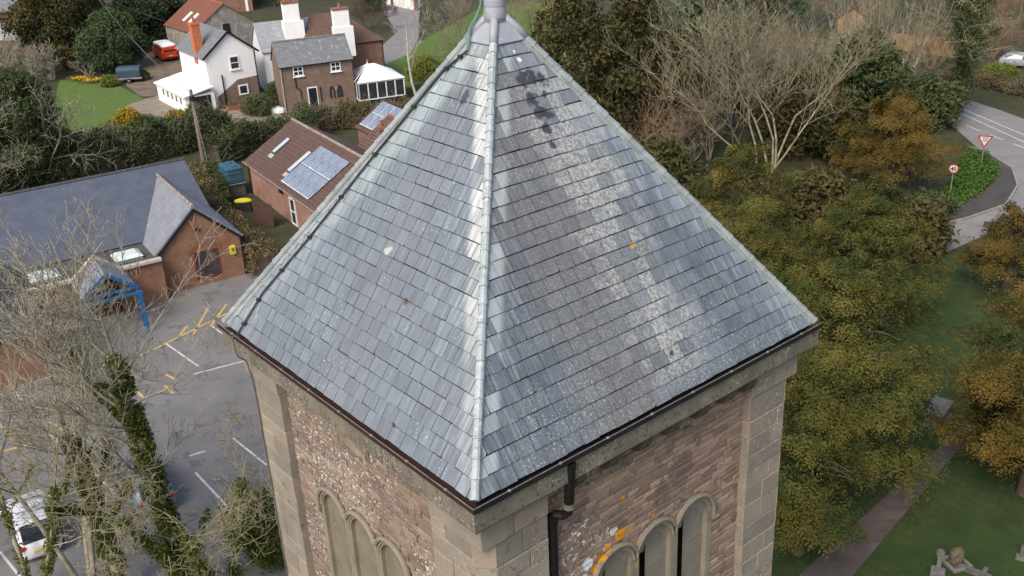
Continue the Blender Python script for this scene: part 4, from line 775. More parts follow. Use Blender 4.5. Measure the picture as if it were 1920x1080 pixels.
def grow(H, seed, stems=1, lean=.15, kids=(7, 6, 5, 4), ratio=.55, spread=.9, up=.28, r0=.2, wob=.22, wob0=None, clear=.35, rmin=.011, l0=.62, stem_spread=.3):
    g = random.Random(seed); out = []
    def branch(p, d, L, r, lev):
        n = 7 if lev == 0 else (4 if lev < 3 else 3); pts = [p]; wb = wob0 if (lev == 0 and wob0 is not None) else wob; q, dd = p.copy(), d.copy(); step = L/n
        for i in range(n):
            dd = (dd+Vector((g.gauss(0, wb), g.gauss(0, wb), g.gauss(0, wb*.6)+up*(.6 if lev else .3)*.4))).normalized(); q = q+dd*step; pts.append(q.copy())
        re = r*(.16 if lev == 0 else .35); R = [max(rmin, r+(re-r)*i/n) for i in range(n+1)]; out.append((lev, pts, R))
        if lev >= len(kids): return
        k = kids[lev]+(g.random() < .5)
        for j in range(k):
            t = clear+(1-clear)*(j+g.random())/k if lev == 0 else .18+.82*(j+g.random())/k
            i = min(n-1, int(t*n)); b = pts[i].lerp(pts[i+1], t*n-i); ax = (pts[i+1]-pts[i]).normalized()
            o = Vector((g.gauss(0, 1), g.gauss(0, 1), g.gauss(0, .6))); o = (o-ax*o.dot(ax)).normalized()
            nd = (ax*(1-spread*.5)+o*spread*g.uniform(.6, 1.2)+Vector((0, 0, up))).normalized()
            branch(b, nd, L*ratio*g.uniform(.7, 1.25)*(1.15-.5*t if lev == 0 else 1), max(rmin, R[i]*g.uniform(.32, .5)), lev+1)
    for s in range(stems):
        a = 2*math.pi*(s+g.random())/max(1, stems); d = Vector((math.cos(a)*stem_spread*(stems > 1)+g.gauss(0, lean), math.sin(a)*stem_spread*(stems > 1)+g.gauss(0, lean), 1)).normalized()
        branch(Vector((math.cos(a)*.12*(stems > 1), math.sin(a)*.12*(stems > 1), -.1)), d, H*l0*g.uniform(.85, 1.1), r0*(1 if stems == 1 else .55), 0)
    return out
BARK = M('bark_tan', (.37, .34, .26), (.185, .165, .115), scale=2.5, rough=.9, bump=.3, coord='obj'); BARKG = M('bark_olive', (.24, .225, .12), (.30, .26, .17), scale=1.5, rough=.9, bump=.3, coord='obj')
BARKD = M('bark_dark', (.075, .055, .042), (.12, .09, .068), scale=2, rough=.95, bump=.4, coord='obj'); BIRCH = M('bark_birch', (.50, .46, .42), (.30, .26, .23), scale=5, rough=.8, bump=.2, coord='obj'); BARKR = M('bark_red', (.30, .185, .12), (.24, .16, .10), scale=2, rough=.9, bump=.2, coord='obj')
BARKS = M('bark_straw', (.34, .295, .195), (.13, .11, .075), scale=2.2, rough=.9, bump=.2, coord='obj')
def leafmat(name, c, c2, tip, **k): return M(name, c, c2, scale=1.5, rough=.85, bump=0, attr=tip, coord='obj', transl=.12, spec=.12, **k)
IVY = leafmat('ivy_leaf', (.045, .065, .014), (.065, .085, .02), (.15, .16, .04)); YEWG = leafmat('yew_gold', (.036, .052, .014), (.052, .065, .018), (.205, .16, .035))
YEWB = leafmat('yew_brown', (.030, .036, .010), (.048, .046, .012), (.20, .125, .026)); YEWD = leafmat('yew_dark', (.036, .046, .018), (.058, .055, .022), (.115, .095, .036)); HOLLY = leafmat('holly', (.026, .042, .020), (.034, .052, .025), (.06, .075, .036))
HEDG = leafmat('hedge_green', (.045, .068, .024), (.062, .08, .03), (.11, .12, .055)); HEDB = leafmat('hedge_brown', (.12, .095, .045), (.09, .085, .035), (.20, .16, .085)); EVER = leafmat('evergreen', (.042, .07, .03), (.058, .09, .038), (.095, .125, .055))
LIME = leafmat('lime_bush', (.13, .16, .03), (.10, .13, .03), (.24, .25, .06)); GORSE = leafmat('gorse', (.07, .08, .02), (.10, .09, .02), (.42, .30, .03)); COVER = leafmat('ground_ivy', (.04, .088, .014), (.055, .11, .018), (.085, .16, .03))
def bare_tree(name, label, base, H, seed, mat=None, ivy=None, group=None, cat='tree', ivs=.13, **kw):
    t = thing(name, label, cat, (base[0], base[1], 0), 0, group); mat = mat or BARK; G = grow(H, seed, **kw)
    a = [(np.array(p), R, 7 if l == 0 else 5) for l, p, R in G if l < 2]; b = [(np.array(p), R, 3) for l, p, R in G if l >= 2]
    put('trunk', chains_mesh('trunk', a, mat, True), t); put('crown', chains_mesh('crown', b, mat), t)
    if ivy:
        n, z0, z1, rr, m = ivy; g = np.random.default_rng(seed); pts = []
        for l, p, R in G:
            if l > 1 or (l == 1 and g.random() < .6): continue
            P = np.array(p); 
            for i in range(len(P)-1):
                if z0 <= P[i][2] <= z1: k = max(1, int(n*np.linalg.norm(P[i+1]-P[i])*(1 if l == 0 else .35))); s = g.random((k, 1)); c = P[i]+(P[i+1]-P[i])*s; o = unit(g.normal(size=(k, 3)))*(R[i]+rr*(g.random((k, 1))**1.5*1.5)*(1.0 if l == 0 else .5)); q_ = c+o; pts.append(q_[(np.sin(q_[:, 0]*5.1+q_[:, 2]*3.3)+np.sin(q_[:, 1]*4.7-q_[:, 2]*4.1)+g.normal(0, .5, k)) > -.55])
        if pts: pts = np.vstack(pts); put('ivy', leaf_mesh('ivy', pts, g.random(len(pts))*.9, ivs, m, .8, .3, seed=seed), t)
    return t
def leafy_tree(name, label, base, H, R, seed, mat, n, per, size, spread, tone, shape='yew', bark=None, group=None, cat='tree', lobes_n=34, aspect=.4, droop=.35, z0=.12, flat=.5):
    g = random.Random(seed); t = thing(name, label, cat, (base[0], base[1], 0), 0, group); lobes = []; lim = []
    for i in range(lobes_n):
        h = z0+(1-z0)*(i+.5)/lobes_n
        if shape == 'yew': prof = math.sin(math.pi*min(1, .18+.80*h))**.75
        elif shape == 'cone': prof = (1-h)**.8+.12
        elif shape == 'ball': prof = math.sin(math.pi*min(.97, .12+.85*h))**.6
        else: prof = .9
        a = i*2.39996+g.uniform(-.5, .5); rch = R*prof*g.uniform(.45, .86); lr = R*g.uniform(.20, .36)*(.6+.5*prof)
        lobes.append(((rch*math.cos(a), rch*math.sin(a), H*h*.95-.06*rch), (lr*1.15, lr*1.15, lr*flat*1.3+.2), g.uniform(max(0, tone-.3), min(1, tone+.3)))); lim.append((a, rch, H*h*.95-.06*rch))
    lobes.append(((0, 0, H*.93), (R*.22, R*.22, H*.08), tone)); lobes.append(((0, 0, H*.5), (R*.5, R*.5, H*.34), tone*.5))
    Q, tn = lobe_points(lobes, n, per, spread, seed); Q[:, 2] = np.maximum(Q[:, 2], .05)
    put('crown', leaf_mesh('crown', Q, tn, size, mat, aspect, .35, droop, seed), t)
    ch = [(np.array([(0, 0, -.1), (.05, .03, H*.4), (0, 0, H*.85)]), [R*.07+.08, R*.05+.05, .03], 8)]
    for a, rc, z in lim: ch.append((np.array([(0, 0, z*.55), (rc*.5*math.cos(a), rc*.5*math.sin(a), z*.85), (rc*math.cos(a), rc*math.sin(a), z)]), [.09, .06, .025], 5))
    put('trunk', chains_mesh('trunk', ch, bark or BARKD, True), t); return t
def hedge(name, label, pts, w, h, seed, mat, dens, per, size, spread, tone, group=None, cat='hedge', twigs=0, bark=None, zj=.18):
    g = np.random.default_rng(seed); base = np.array(pts[0]); t = thing(name, label, cat, (base[0], base[1], 0), 0, group); P = [np.array(p[:2])-base[:2] for p in pts]; CC = []; TT = []; core = MB()
    for a, b in zip(P[:-1], P[1:]):
        L = np.linalg.norm(b-a); d = (b-a)/L; nn = np.array([-d[1], d[0]]); n = int(L*dens*(w+2*h)/3); s = g.uniform(-.15, L+.15, n); hh = h*(1+zj*np.sin(s*1.3+g.random()*6)+zj*.7*np.sin(s*3.1))
        side = g.random(n) < (2*h/(2*h+w)); x = np.where(side, g.choice([-1, 1], n)*w/2*g.uniform(.75, 1.05, n), g.uniform(-w/2, w/2, n)); z = np.where(side, g.random(n)**.7*hh, hh*g.uniform(.85, 1.04, n)); x = x*(1-.25*(z/np.maximum(hh, .1))**2)
        CC.append(np.column_stack([a[0]+d[0]*s+nn[0]*x, a[1]+d[1]*s+nn[1]*x, z])); TT.append(np.clip(tone+.25*np.sin(s*1.7+seed)+g.normal(0, .2, n), 0, 1))
        core.beam((*a, h*.42), (*b, h*.42), w*.62, h*.78)
    C_ = np.vstack(CC); T_ = np.concatenate(TT); Q = np.repeat(C_, per, 0)+g.normal(0, spread, (len(C_)*per, 3)); Q[:, 2] = np.maximum(Q[:, 2], .03)
    put('foliage', leaf_mesh('foliage', Q, np.repeat(T_, per), size, mat, .6, .4, .1, seed), t); core.build('stem_mass', bark or BARKD, t)
    if twigs:
        ch = []
        for k in range(twigs):
            c = C_[g.integers(len(C_))]; q = [c*np.array([1, 1, .5])]; dd = unit(g.normal(size=3)*.5+np.array([0, 0, 1.0]))
            for i in range(4): dd = unit(dd+g.normal(size=3)*.3); q.append(q[-1]+dd*h*.28)
            ch.append((np.array(q), [.02, .016, .013, .011, .01], 3))
        put('twigs', chains_mesh('twigs', ch, BARK if bark is None else bark), t)
    return t
def ztop(base, py):
    lo, hi = 0, 60
    for _ in range(40):
        m = (lo+hi)/2
        if pix((base[0], base[1], m))[1] > py: lo = m
        else: hi = m
    return lo

# --- yews in the churchyard: long drooping boughs hung with sprays
def bough_tree(name, label, base, H, R, seed, mat, boughs, sprays, per, size, tone, z0=.16, bark=None, cat='tree', top=.25, droop=.5, gap=.5):
    g = np.random.default_rng(seed); t = thing(name, label, cat, (base[0], base[1], 0)); LP, TN, OD, UP, ch = [], [], [], [], []
    ch.append((np.array([(0, 0, -.1), (.1, .05, H*.45), (0, 0, H*.9)]), [R*.06+.08, R*.035+.04, .015], 8))
    for i in range(boughs):
        h = z0+(1-z0)*((i+g.random())/boughs)**.9; a = i*2.39996+g.uniform(-.6, .6); prof = (math.sin(math.pi*(.22+.72*h))**.8)*(1-top*h); L = R*prof*g.uniform(.62, 1.12)
        s0 = np.array([0, 0, H*h*.82]); d = np.array([math.cos(a), math.sin(a), 0]); lat = np.array([-d[1], d[0], 0]); rise = H*.13*(.5+h)*g.uniform(.6, 1.3)
        def pt(s): return s0+d*(L*s)[:, None]+np.array([0, 0, 1])*((rise*1.6*s-rise*droop*2*s*s)+.0)[:, None]
        s5 = np.linspace(0, 1, 6); ch.append((pt(s5)-np.array([0, 0, .16]), [.06, .045, .035, .025, .018, .01], 5))
        n = int(1.35*sprays*(.35+L/R)); s = g.random(n)**.62; c = pt(s)+lat*(g.normal(0, 1, n)*L*.24*(1.15-.5*s))[:, None]; c[:, 2] += .12+np.abs(g.normal(0, .16, n))-.09*np.abs(g.normal(0, 1, n))*(1+.6*L)*(g.random(n) < .72)
        keep = np.sin(c[:, 0]*1.7+seed)+np.sin(c[:, 1]*1.9+1)+np.sin(c[:, 2]*2.1+2)+.7*np.sin(c[:, 0]*4.1+c[:, 1]*3.7)+g.normal(0, .35, n) > -1.6+gap; c = c[keep]; n = len(c)
        od = unit(d*.8+lat*g.normal(0, .8, (n, 1))+np.array([0, 0, -.75])+g.normal(0, .25, (n, 3))); tn = np.clip(tone+g.normal(0, .10)+g.normal(0, .10, n)+.30*np.sin(c[:, 0]*2.3+seed)*np.sin(c[:, 1]*2.1+2*seed)+.22*np.sin(c[:, 2]*3.1+c[:, 0]*1.3)+.2*(s[keep]-.55), 0, 1)
        LP.append(c); OD.append(od); TN.append(tn); UP.append(unit(np.array([0, 0, 1.0])+d*.5+g.normal(0, .45, (n, 3))))
    n = sprays*2; a = g.uniform(0, 6.283, n); c = np.column_stack([np.cos(a), np.sin(a), np.zeros(n)])*np.abs(g.normal(0, R*.12, (n, 1)))+np.array([0, 0, H])*g.uniform(.45, .98, (n, 1)); LP.append(c); OD.append(unit(np.column_stack([np.cos(a), np.sin(a), -.3+0*a])+g.normal(0, .3, (n, 3)))); TN.append(np.clip(g.normal(tone, .2, n), 0, 1)); UP.append(unit(np.array([0, 0, 1.0])+g.normal(0, .5, (n, 3))))
    c, od, tn, up_ = np.vstack(LP), np.vstack(OD), np.concatenate(TN), np.vstack(UP); c[:, 2] = np.maximum(c[:, 2], .3); n = len(c); sv = unit(np.cross(od, up_)); nm = unit(np.cross(sv, od)); ln = size*2.9*g.uniform(.45, 1.5, (n, 1, 1)); s = (np.arange(per)/per)[None, :, None]; sg = np.where(np.arange(per) % 2, 1, -1)[None, :, None]
    wd = ln*.34*(1.15-s)*g.uniform(.7, 1.3, (n, per, 1)); P = c[:, None]+od[:, None]*ln*(s-.2)+sv[:, None]*sg*wd*.5+np.array([0, 0, -1.0])*ln*.25*s*s+g.normal(0, size*.12, (n, per, 3)); T = unit(od[:, None]*.75+sv[:, None]*sg+g.normal(0, .18, (n, per, 3))); S_ = unit(np.cross(nm[:, None]+g.normal(0, .2, (n, per, 3)), T)); lw = wd*1.0+size*.25
    V = np.stack([P-T*lw*.5, P+S_*lw*.17, P+T*lw*.6, P-S_*lw*.17], 2).reshape(-1, 3); tv = np.clip(np.repeat(tn[:, None], per, 1)*(.55+.9*s[..., 0]), 0, 1)
    put('crown', bigmesh('crown', V, np.arange(len(V)).reshape(-1, 4), mat, np.repeat(tv.ravel(), 4)), t); put('trunk', chains_mesh('trunk', ch, bark or BARKD, True), t); return t
def yew(label, bx, by, ty, R, seed, mat, boughs, sprays, tone, size=.125, per=6, **k):
    b = at(bx, by); return bough_tree('yew_tree', label, b, ztop(b, ty), R, seed, mat, boughs, sprays, per, size, tone, **k)
yew('broad golden yew overhanging the churchyard path beside the tower', 1562, 885, 440, 4.7, 3, YEWG, 64, 200, .24, z0=.07, gap=.55)
yew('low spreading olive yew at the foot of the tower corner', 1495, 1035, 720, 3.0, 9, YEWG, 40, 150, .25, z0=.1, gap=.5)
yew('golden brown yew at the edge of the photo beyond the path', 1920, 925, 385, 4.1, 4, YEWB, 54, 165, .42, z0=.08)
yew('golden yew rising just behind the roof corner of the tower', 1385, 545, 262, 5.0, 5, YEWG, 50, 170, .36, .135, gap=.5)
yew('rusty brown yew standing behind the speed limit sign', 1668, 350, 165, 5.2, 6, YEWB, 44, 140, .52, .15, top=.4, gap=.5)
yew('olive green yew between the golden yew and the ground ivy bank', 1610, 600, 335, 4.8, 7, YEWG, 48, 170, .22, .135, gap=.5)
yew('low olive yew next to the parapet corner', 1480, 720, 470, 4.2, 8, YEWG, 44, 170, .26, .13, gap=.5)
yew('yellow tipped yew by the road at the right edge', 1885, 545, 385, 3.3, 12, YEWB, 34, 100, .36, .14)
b_ = at(1880, 850); leafy_tree('holly_tree', 'dark green holly beside the churchyard path', b_, ztop(b_, 700), 1.4, 21, HOLLY, 2200, 7, .2, .14, .3, 'ball', cat='tree')
# dark evergreens and bare trees beyond
for i, (bx, by, ty, R, tn, m, lb) in enumerate(((1085, 330, -60, 4.6, .45, YEWD, 'dark brown-green yew right behind the roof apex'), (1195, 300, -30, 4.2, .3, YEWD, 'dark evergreen between the roof and the red shrub'), (1330, 245, -40, 4.4, .5, EVER, 'deep green evergreen behind the multi-stemmed bare tree'),
                                               (1495, 285, 130, 3.6, .4, YEWD, 'dark evergreen under the bare multi-stemmed tree'), (1610, 250, 60, 4.0, .3, HEDG, 'green ivy thicket behind the upright bare tree'), (1240, 420, 280, 3.2, .3, YEWD, 'low dark yew behind the roof slope'), (1530, 440, 330, 3.0, .5, YEWD, 'low dark evergreen in the gap between the two tall yews'), (1700, 470, 385, 2.4, .6, YEWD, 'dark scrub at the tail of the ivy bank'), (1585, 300, 200, 2.8, .3, YEWD, 'dark evergreen left of the rusty yew'), (1730, 235, 150, 3.0, .3, HEDG, 'green thicket behind the rusty yew'), (1420, 60, -120, 5.0, .3, EVER, 'far evergreen at the top edge beyond the bare trees'))):
    b_ = at(bx, by); leafy_tree('evergreen_tree', lb, b_, ztop(b_, ty), R, 40+i, m, int(500*R), 6, .44, .24, tn, 'yew', lobes_n=30, cat='tree')
b_ = at(1438, 352); bare_tree('bare_tree', 'large pale bare tree with many stems behind the yews', b_, ztop(b_, -30), 51, BARKS, stems=8, kids=(8, 6, 5), ratio=.48, spread=.75, up=.35, r0=.19, l0=.85, stem_spread=.24, rmin=.014, cat='tree')
b_ = at(1655, 235); bare_tree('bare_tree', 'upright bare tree with fan of pale stems before the timber fence', b_, ztop(b_, -60), 52, BARKS, stems=11, kids=(7, 5), ratio=.42, spread=.45, up=.5, r0=.19, l0=.85, stem_spread=.3, wob=.10, rmin=.014, cat='tree')
b_ = at(1225, 320); bare_tree('bare_shrub', 'reddish bare shrub in front of the dark evergreens', b_, ztop(b_, 110), 53, BARKR, stems=12, kids=(6, 5), ratio=.5, spread=.7, up=.3, r0=.12, l0=.75, stem_spread=.55, rmin=.014, cat='shrub')
b_ = at(1800, 225); bare_tree('ivy_tree', 'upright ivy-clad tree beside the road junction', b_, ztop(b_, -70), 54, BARKG, ivy=(1500, 0, 15, .85, HEDG), stems=2, stem_spread=.05, wob0=.03, lean=.03, kids=(9, 6, 5), ratio=.36, spread=.9, up=.1, r0=.3, l0=.95, rmin=.016, cat='tree')
b_ = at(1900, 175); bare_tree('bare_tree', 'sprawling bare tree with branches across the far road', b_, ztop(b_, 20), 55, BARKD, stems=2, kids=(8, 6, 4), ratio=.55, spread=1.0, up=.05, r0=.2, l0=.7, rmin=.015, cat='tree')
for i, (bx, by, ty, m, lb) in enumerate(((800, 40, -90, BARKS, 'straw coloured bare tree by the lane bend'), (870, 95, -40, BARKS, 'low straw coloured bare tree beside the lead finial'), (965, 85, -60, BARKG, 'mossy bare tree behind the lead finial'), (1030, 30, -90, BARKS, 'far bare tree above the dark yew'), (1370, 55, -90, BARKS, 'bare tree at the top edge between evergreens'), (1560, 50, -70, BARKS, 'bare tree in front of the small tan gable'), (1730, 30, -90, BARKS, 'bare tree screening the far brick cottage'), (1880, 60, -60, BARKR, 'russet bare tree above the silver car'), (690, 60, -20, BARKD, 'thin dark bare tree between brick house and lane'), (1500, 200, -10, BARKS, 'tangled bare tree beside the multi-stemmed one'), (1330, 300, 150, BARKS, 'pale bare tree over the golden yew'))):
    b_ = at(bx, by); bare_tree('bare_tree', lb, b_, ztop(b_, ty), 60+i, m, stems=5, kids=(7, 5, 4), ratio=.52, spread=.85, up=.25, r0=.15, l0=.7, stem_spread=.45, rmin=.015, cat='tree')
for i, (bx, by, ty, m, lb) in enumerate(((1480, 120, 30, BARKS, 'straw coloured brush left of the small tan gable'), (1555, 150, 50, BARKG, 'mossy brush below the small tan gable'), (1610, 175, 70, BARKS, 'straw coloured brush at the foot of the upright bare tree'), (1700, 165, 75, BARKS, 'straw coloured brush in front of the tan fence'), (1745, 130, 40, BARKR, 'russet brush at the end of the tan fence'), (1860, 110, 20, BARKR, 'russet brush behind the silver car'), (1280, 330, 200, BARKS, 'thin straw coloured brush by the roof slope'), (1640, 60, -20, BARKS, 'tall straw coloured brush at the top edge'))):
    b_ = at(bx, by); bare_tree('bare_shrub', lb, b_, ztop(b_, ty), 300+i, m, stems=8, kids=(6, 5, 3), ratio=.5, spread=.75, up=.3, r0=.10, l0=.75, stem_spread=.55, rmin=.014, cat='shrub')
b_ = at(787, 196); bare_tree('birch_tree', 'slender white-barked birch beside the conservatory', b_, ztop(b_, 20), 80, BIRCH, stems=1, kids=(9, 5, 4), ratio=.38, spread=.8, up=.25, r0=.16, l0=.9, rmin=.012, wob=.07, cat='tree')
for i, (bx, by, R, H, m, tn, lb) in enumerate(((800, 165, 2.2, 3.2, LIME, .5, 'yellow-green bush by the roof edge beside the birch'), (485, 215, 1.6, 1.7, HEDG, .9, 'rounded olive bush in front of the white cottage'), (518, 195, 1.2, 2.0, HEDG, .3, 'dark shrub between the two cottages'), (243, 238, 1.3, 1.6, GORSE, .75, 'yellow flowering bush at the lawn edge'), (345, 250, 1.9, 1.9, GORSE, .35, 'straggly yellow-green bush beside the pole'), (300, 262, 1.6, 1.8, HEDG, .8, 'pale green shrub below the paving'),
                                              (205, 162, .9, 1.0, LIME, .3, 'young leafy bush beside the green trailer'), (700, 20, 2.2, 4.0, EVER, .4, 'dark conifer by the white stack'), (515, 12, 1.2, 4.2, LIME, .4, 'small golden conifer behind the slate range'), (470, 5, 3, 3, LIME, .25, 'garden shrubs beyond the stone barn'), (620, -5, 4, 4, EVER, .5, 'green trees far beyond the white stacks'), (1870, 150, 2.2, 1.2, LIME, .2, 'low green verge bush by the road'), (265, 150, 1.0, .8, HEDG, .5, 'small shrub next to the green trailer'))):
    b_ = at(bx, by); leafy_tree('bush', lb, b_, H, R, 90+i, m, int(900*R), 6, .2, .13, tn, 'ball', cat='bush', lobes_n=14, z0=.2)
# left-hand gardens
b_ = at(221, 130); leafy_tree('evergreen_tree', 'rounded green evergreen beside the garden drive', b_, ztop(b_, 24), 3.7, 31, EVER, 4500, 6, .36, .2, .35, 'ball', lobes_n=34)
b_ = at(120, 130); leafy_tree('conifer_tree', 'tall dark brown-green conifer behind the greenhouse', b_, ztop(b_, -90), 5.0, 32, YEWD, 4500, 6, .46, .25, .4, 'yew', lobes_n=34)
b_ = at(285, 85); leafy_tree('evergreen_tree', 'dark evergreen behind the red van', b_, ztop(b_, -30), 5.4, 33, HOLLY, 4000, 6, .5, .25, .5, 'yew', lobes_n=30)
b_ = at(330, 60); leafy_tree('evergreen_tree', 'dark evergreen against the barn gable end', b_, ztop(b_, 0), 3.2, 34, HOLLY, 2500, 6, .36, .22, .5, 'ball', lobes_n=20)
b_ = at(62, 345); leafy_tree('thicket_tree', 'dense dark green thicket with bare twigs left of the lawn', b_, ztop(b_, 135), 3.9, 35, HEDG, 5500, 6, .30, .16, .25, 'ball', lobes_n=36)
b_ = at(75, 350); bare_tree('bare_shrub', 'grey bare twigs growing through the dark thicket', b_, ztop(b_, 130), 36, BARK, stems=9, kids=(6, 5, 4), ratio=.5, spread=.9, up=.1, r0=.12, l0=.75, stem_spread=.7, rmin=.014, cat='shrub')
b_ = at(20, 340); bare_tree('bare_shrub', 'orange-brown bare shrub at the left edge behind the hall', b_, ztop(b_, 240), 37, BARKR, stems=12, kids=(6, 5), ratio=.5, spread=.6, up=.3, r0=.08, l0=.7, stem_spread=.5, rmin=.013, cat='shrub')
for i, (bx, by, ty) in enumerate(((15, 150, 55), (60, 150, 65), (100, 150, 75), (35, 120, 45), (165, 140, 95))):
    b_ = at(bx, by); bare_tree('bare_shrub', ('grey bare brush at the left edge below the slate shed', 'grey bare brush between thicket and slate shed', 'grey bare brush beside the greenhouse', 'bare brush directly below the shed eaves', 'leafless fruit tree behind the yellow flowers')[i], b_, ztop(b_, ty), 100+i, BARK, stems=7, kids=(6, 5, 3), ratio=.5, spread=.8, up=.2, r0=.12, l0=.7, stem_spread=.6, rmin=.02, cat='shrub')
hedge('hedge', 'dark ivy hedge running behind the long slate roof', [at(-60, 400), at(60, 352), at(200, 318), at(330, 285), at(430, 262)], 3.2, 2.8, 41, HEDG, 75, 6, .22, .15, .25, twigs=250)
hedge('hedge', 'green hedge below the garden paving', [at(160, 285), at(300, 276), at(420, 268), at(540, 262)], 2.2, 1.5, 42, HEDG, 75, 6, .2, .14, .55, twigs=80)
hedge('hedge', 'dark tall hedge along the end of the solar outbuilding', [at(405, 312), at(455, 290), at(520, 268), at(600, 262)], 2.0, 2.2, 48, HEDG, 75, 6, .2, .14, .2, twigs=60)
hedge('hedge', 'brown clipped hedge between the hall and the brick outbuilding', [at(372, 350), at(410, 425), at(450, 470), at(500, 515)], 1.9, 1.7, 43, HEDB, 120, 6, .15, .1, .35)
hedge('hedge', 'rough brown-green hedge in front of the stone cottage', [at(560, 245), at(640, 240), at(720, 232), at(760, 225)], 2.0, 2.0, 44, HEDB, 100, 6, .18, .12, .15, twigs=150)
hedge('hedge', 'dark shrubs in the gap beside the oil tanks', [at(398, 335), at(412, 365), at(418, 400)], 1.2, 1.5, 45, HEDG, 120, 6, .18, .12, .2)
hedge('hedge', 'bare brown bank of brush beside the far road', [at(1770, 150), at(1850, 160), at(1960, 185)], 3.0, .9, 46, HEDB, 60, 5, .2, .15, .3, twigs=120)
hedge('hedge', 'dark undergrowth along the churchyard boundary', [at(1490, 470), at(1620, 440), at(1720, 420), at(1760, 395)], 2.6, 1.3, 47, HEDG, 70, 6, .2, .14, .2)
# ground ivy on the bank at the junction
IS = [np.array(at(*q))[:2] for q in ((1700, 428), (1712, 392), (1770, 365), (1795, 300), (1815, 283), (1850, 292), (1874, 318), (1868, 340), (1830, 372), (1790, 396), (1740, 420))]
sheet('bank', IS, .13, M('bank_soil', (.05, .06, .02), rough=1), thick=.12)
def inside(P, poly):
    x, y = P[:, 0], P[:, 1]; r = np.zeros(len(P), bool); j = len(poly)-1
    for i in range(len(poly)): xi, yi = poly[i]; xj, yj = poly[j]; r ^= ((yi > y) != (yj > y)) & (x < (xj-xi)*(y-yi)/(yj-yi)+xi); j = i
    return r
pb = np.array(IS); cand = nr.uniform(pb.min(0), pb.max(0), (9000, 2)); cand = cand[inside(cand, IS)]; cz = .14+.22*nr.random(len(cand))+.1*np.sin(cand[:, 0]*2)*np.cos(cand[:, 1]*2.3)
Q = np.repeat(np.column_stack([cand, cz]), 3, 0)+nr.normal(0, .09, (len(cand)*3, 3)); put('ground_ivy', leaf_mesh('ground_ivy', Q, nr.random(len(Q)), .15, COVER, .8, .8, 0, 5), None, 'bright green ground ivy covering the junction bank', 'ground ivy', kind='stuff')
# churchyard grass tufts
gx = nr.uniform([6, 12], [32, 46], (10000, 2)); gx = gx[~inside(gx, [PA[:2], PB[:2], PC[:2], PD[:2]])]; gxp = np.column_stack([gx, np.full(len(gx), .04)])
put('grass', leaf_mesh('grass', gxp, nr.random(len(gxp))**3*.8, .11, leafmat('grass_blade', (.036, .06, .014), (.03, .05, .013), (.09, .10, .03)), .3, .15, -.8, 6), None, 'short rough grass in the churchyard', 'grass', kind='stuff')
# --- bare sycamores in the car park beside the tower
def fg(label, bx, by, ty, seed, mat, ivy, **k):
    b = at(bx, by); return bare_tree('bare_tree', label, b, ztop(b, ty), seed, mat, ivy, None, 'tree', **k)
fg('tall bare tree with ivy-clad trunk beside the tower', 352, 1125, 345, 201, BARK, (3800, 0, 9.6, .2, IVY), ivs=.10, stems=1, kids=(12, 6, 5, 2), ratio=.42, spread=.9, up=.26, r0=.24, l0=.84, clear=.45, rmin=.0095, wob=.13, wob0=.025, lean=.01)
fg('bare tree with low ivy trunk left of the tall ivy tree', 236, 1115, 610, 202, BARK, (2800, 0, 6.0, .2, IVY), ivs=.10, stems=1, kids=(10, 6, 5, 2), ratio=.42, spread=.9, up=.2, r0=.18, l0=.84, clear=.35, rmin=.0095, wob=.14, wob0=.03, lean=.02)
fg('fan-shaped bare tree in front of the blue porch', 170, 1110, 420, 203, BARK, None, stems=4, kids=(7, 5, 4, 2), ratio=.43, spread=.75, up=.32, r0=.2, l0=.82, stem_spread=.2, clear=.4, rmin=.0095, wob=.12, wob0=.05, lean=.03)
fg('bare tree overhanging the white car', 70, 1140, 600, 204, BARKG, (400, 0, 5, .12, IVY), ivs=.09, stems=3, kids=(7, 5, 5, 2), ratio=.45, spread=.9, up=.15, r0=.16, l0=.8, stem_spread=.25, clear=.3, rmin=.0095, wob0=.05)
fg('mossy bare tree with ivy close to the tower wall', 432, 1160, 790, 205, BARKG, (1200, 0, 4.5, .25, IVY), ivs=.09, stems=3, kids=(8, 6, 5, 1), ratio=.45, spread=1.0, up=.1, r0=.14, l0=.8, stem_spread=.3, clear=.2, rmin=.0095, wob0=.05)
fg('spreading bare tree at the left edge of the car park', -40, 1060, 500, 206, BARK, None, stems=3, kids=(7, 5, 4, 2), ratio=.45, spread=.85, up=.2, r0=.18, l0=.8, stem_spread=.3, clear=.3, rmin=.0095, wob0=.05)
b_ = at(490, 1060); leafy_tree('ivy_bush', 'green ivy bush at the foot of the tower', b_, ztop(b_, 930), 1.1, 207, IVY, 2200, 6, .17, .12, .5, 'ball', cat='bush', lobes_n=14)

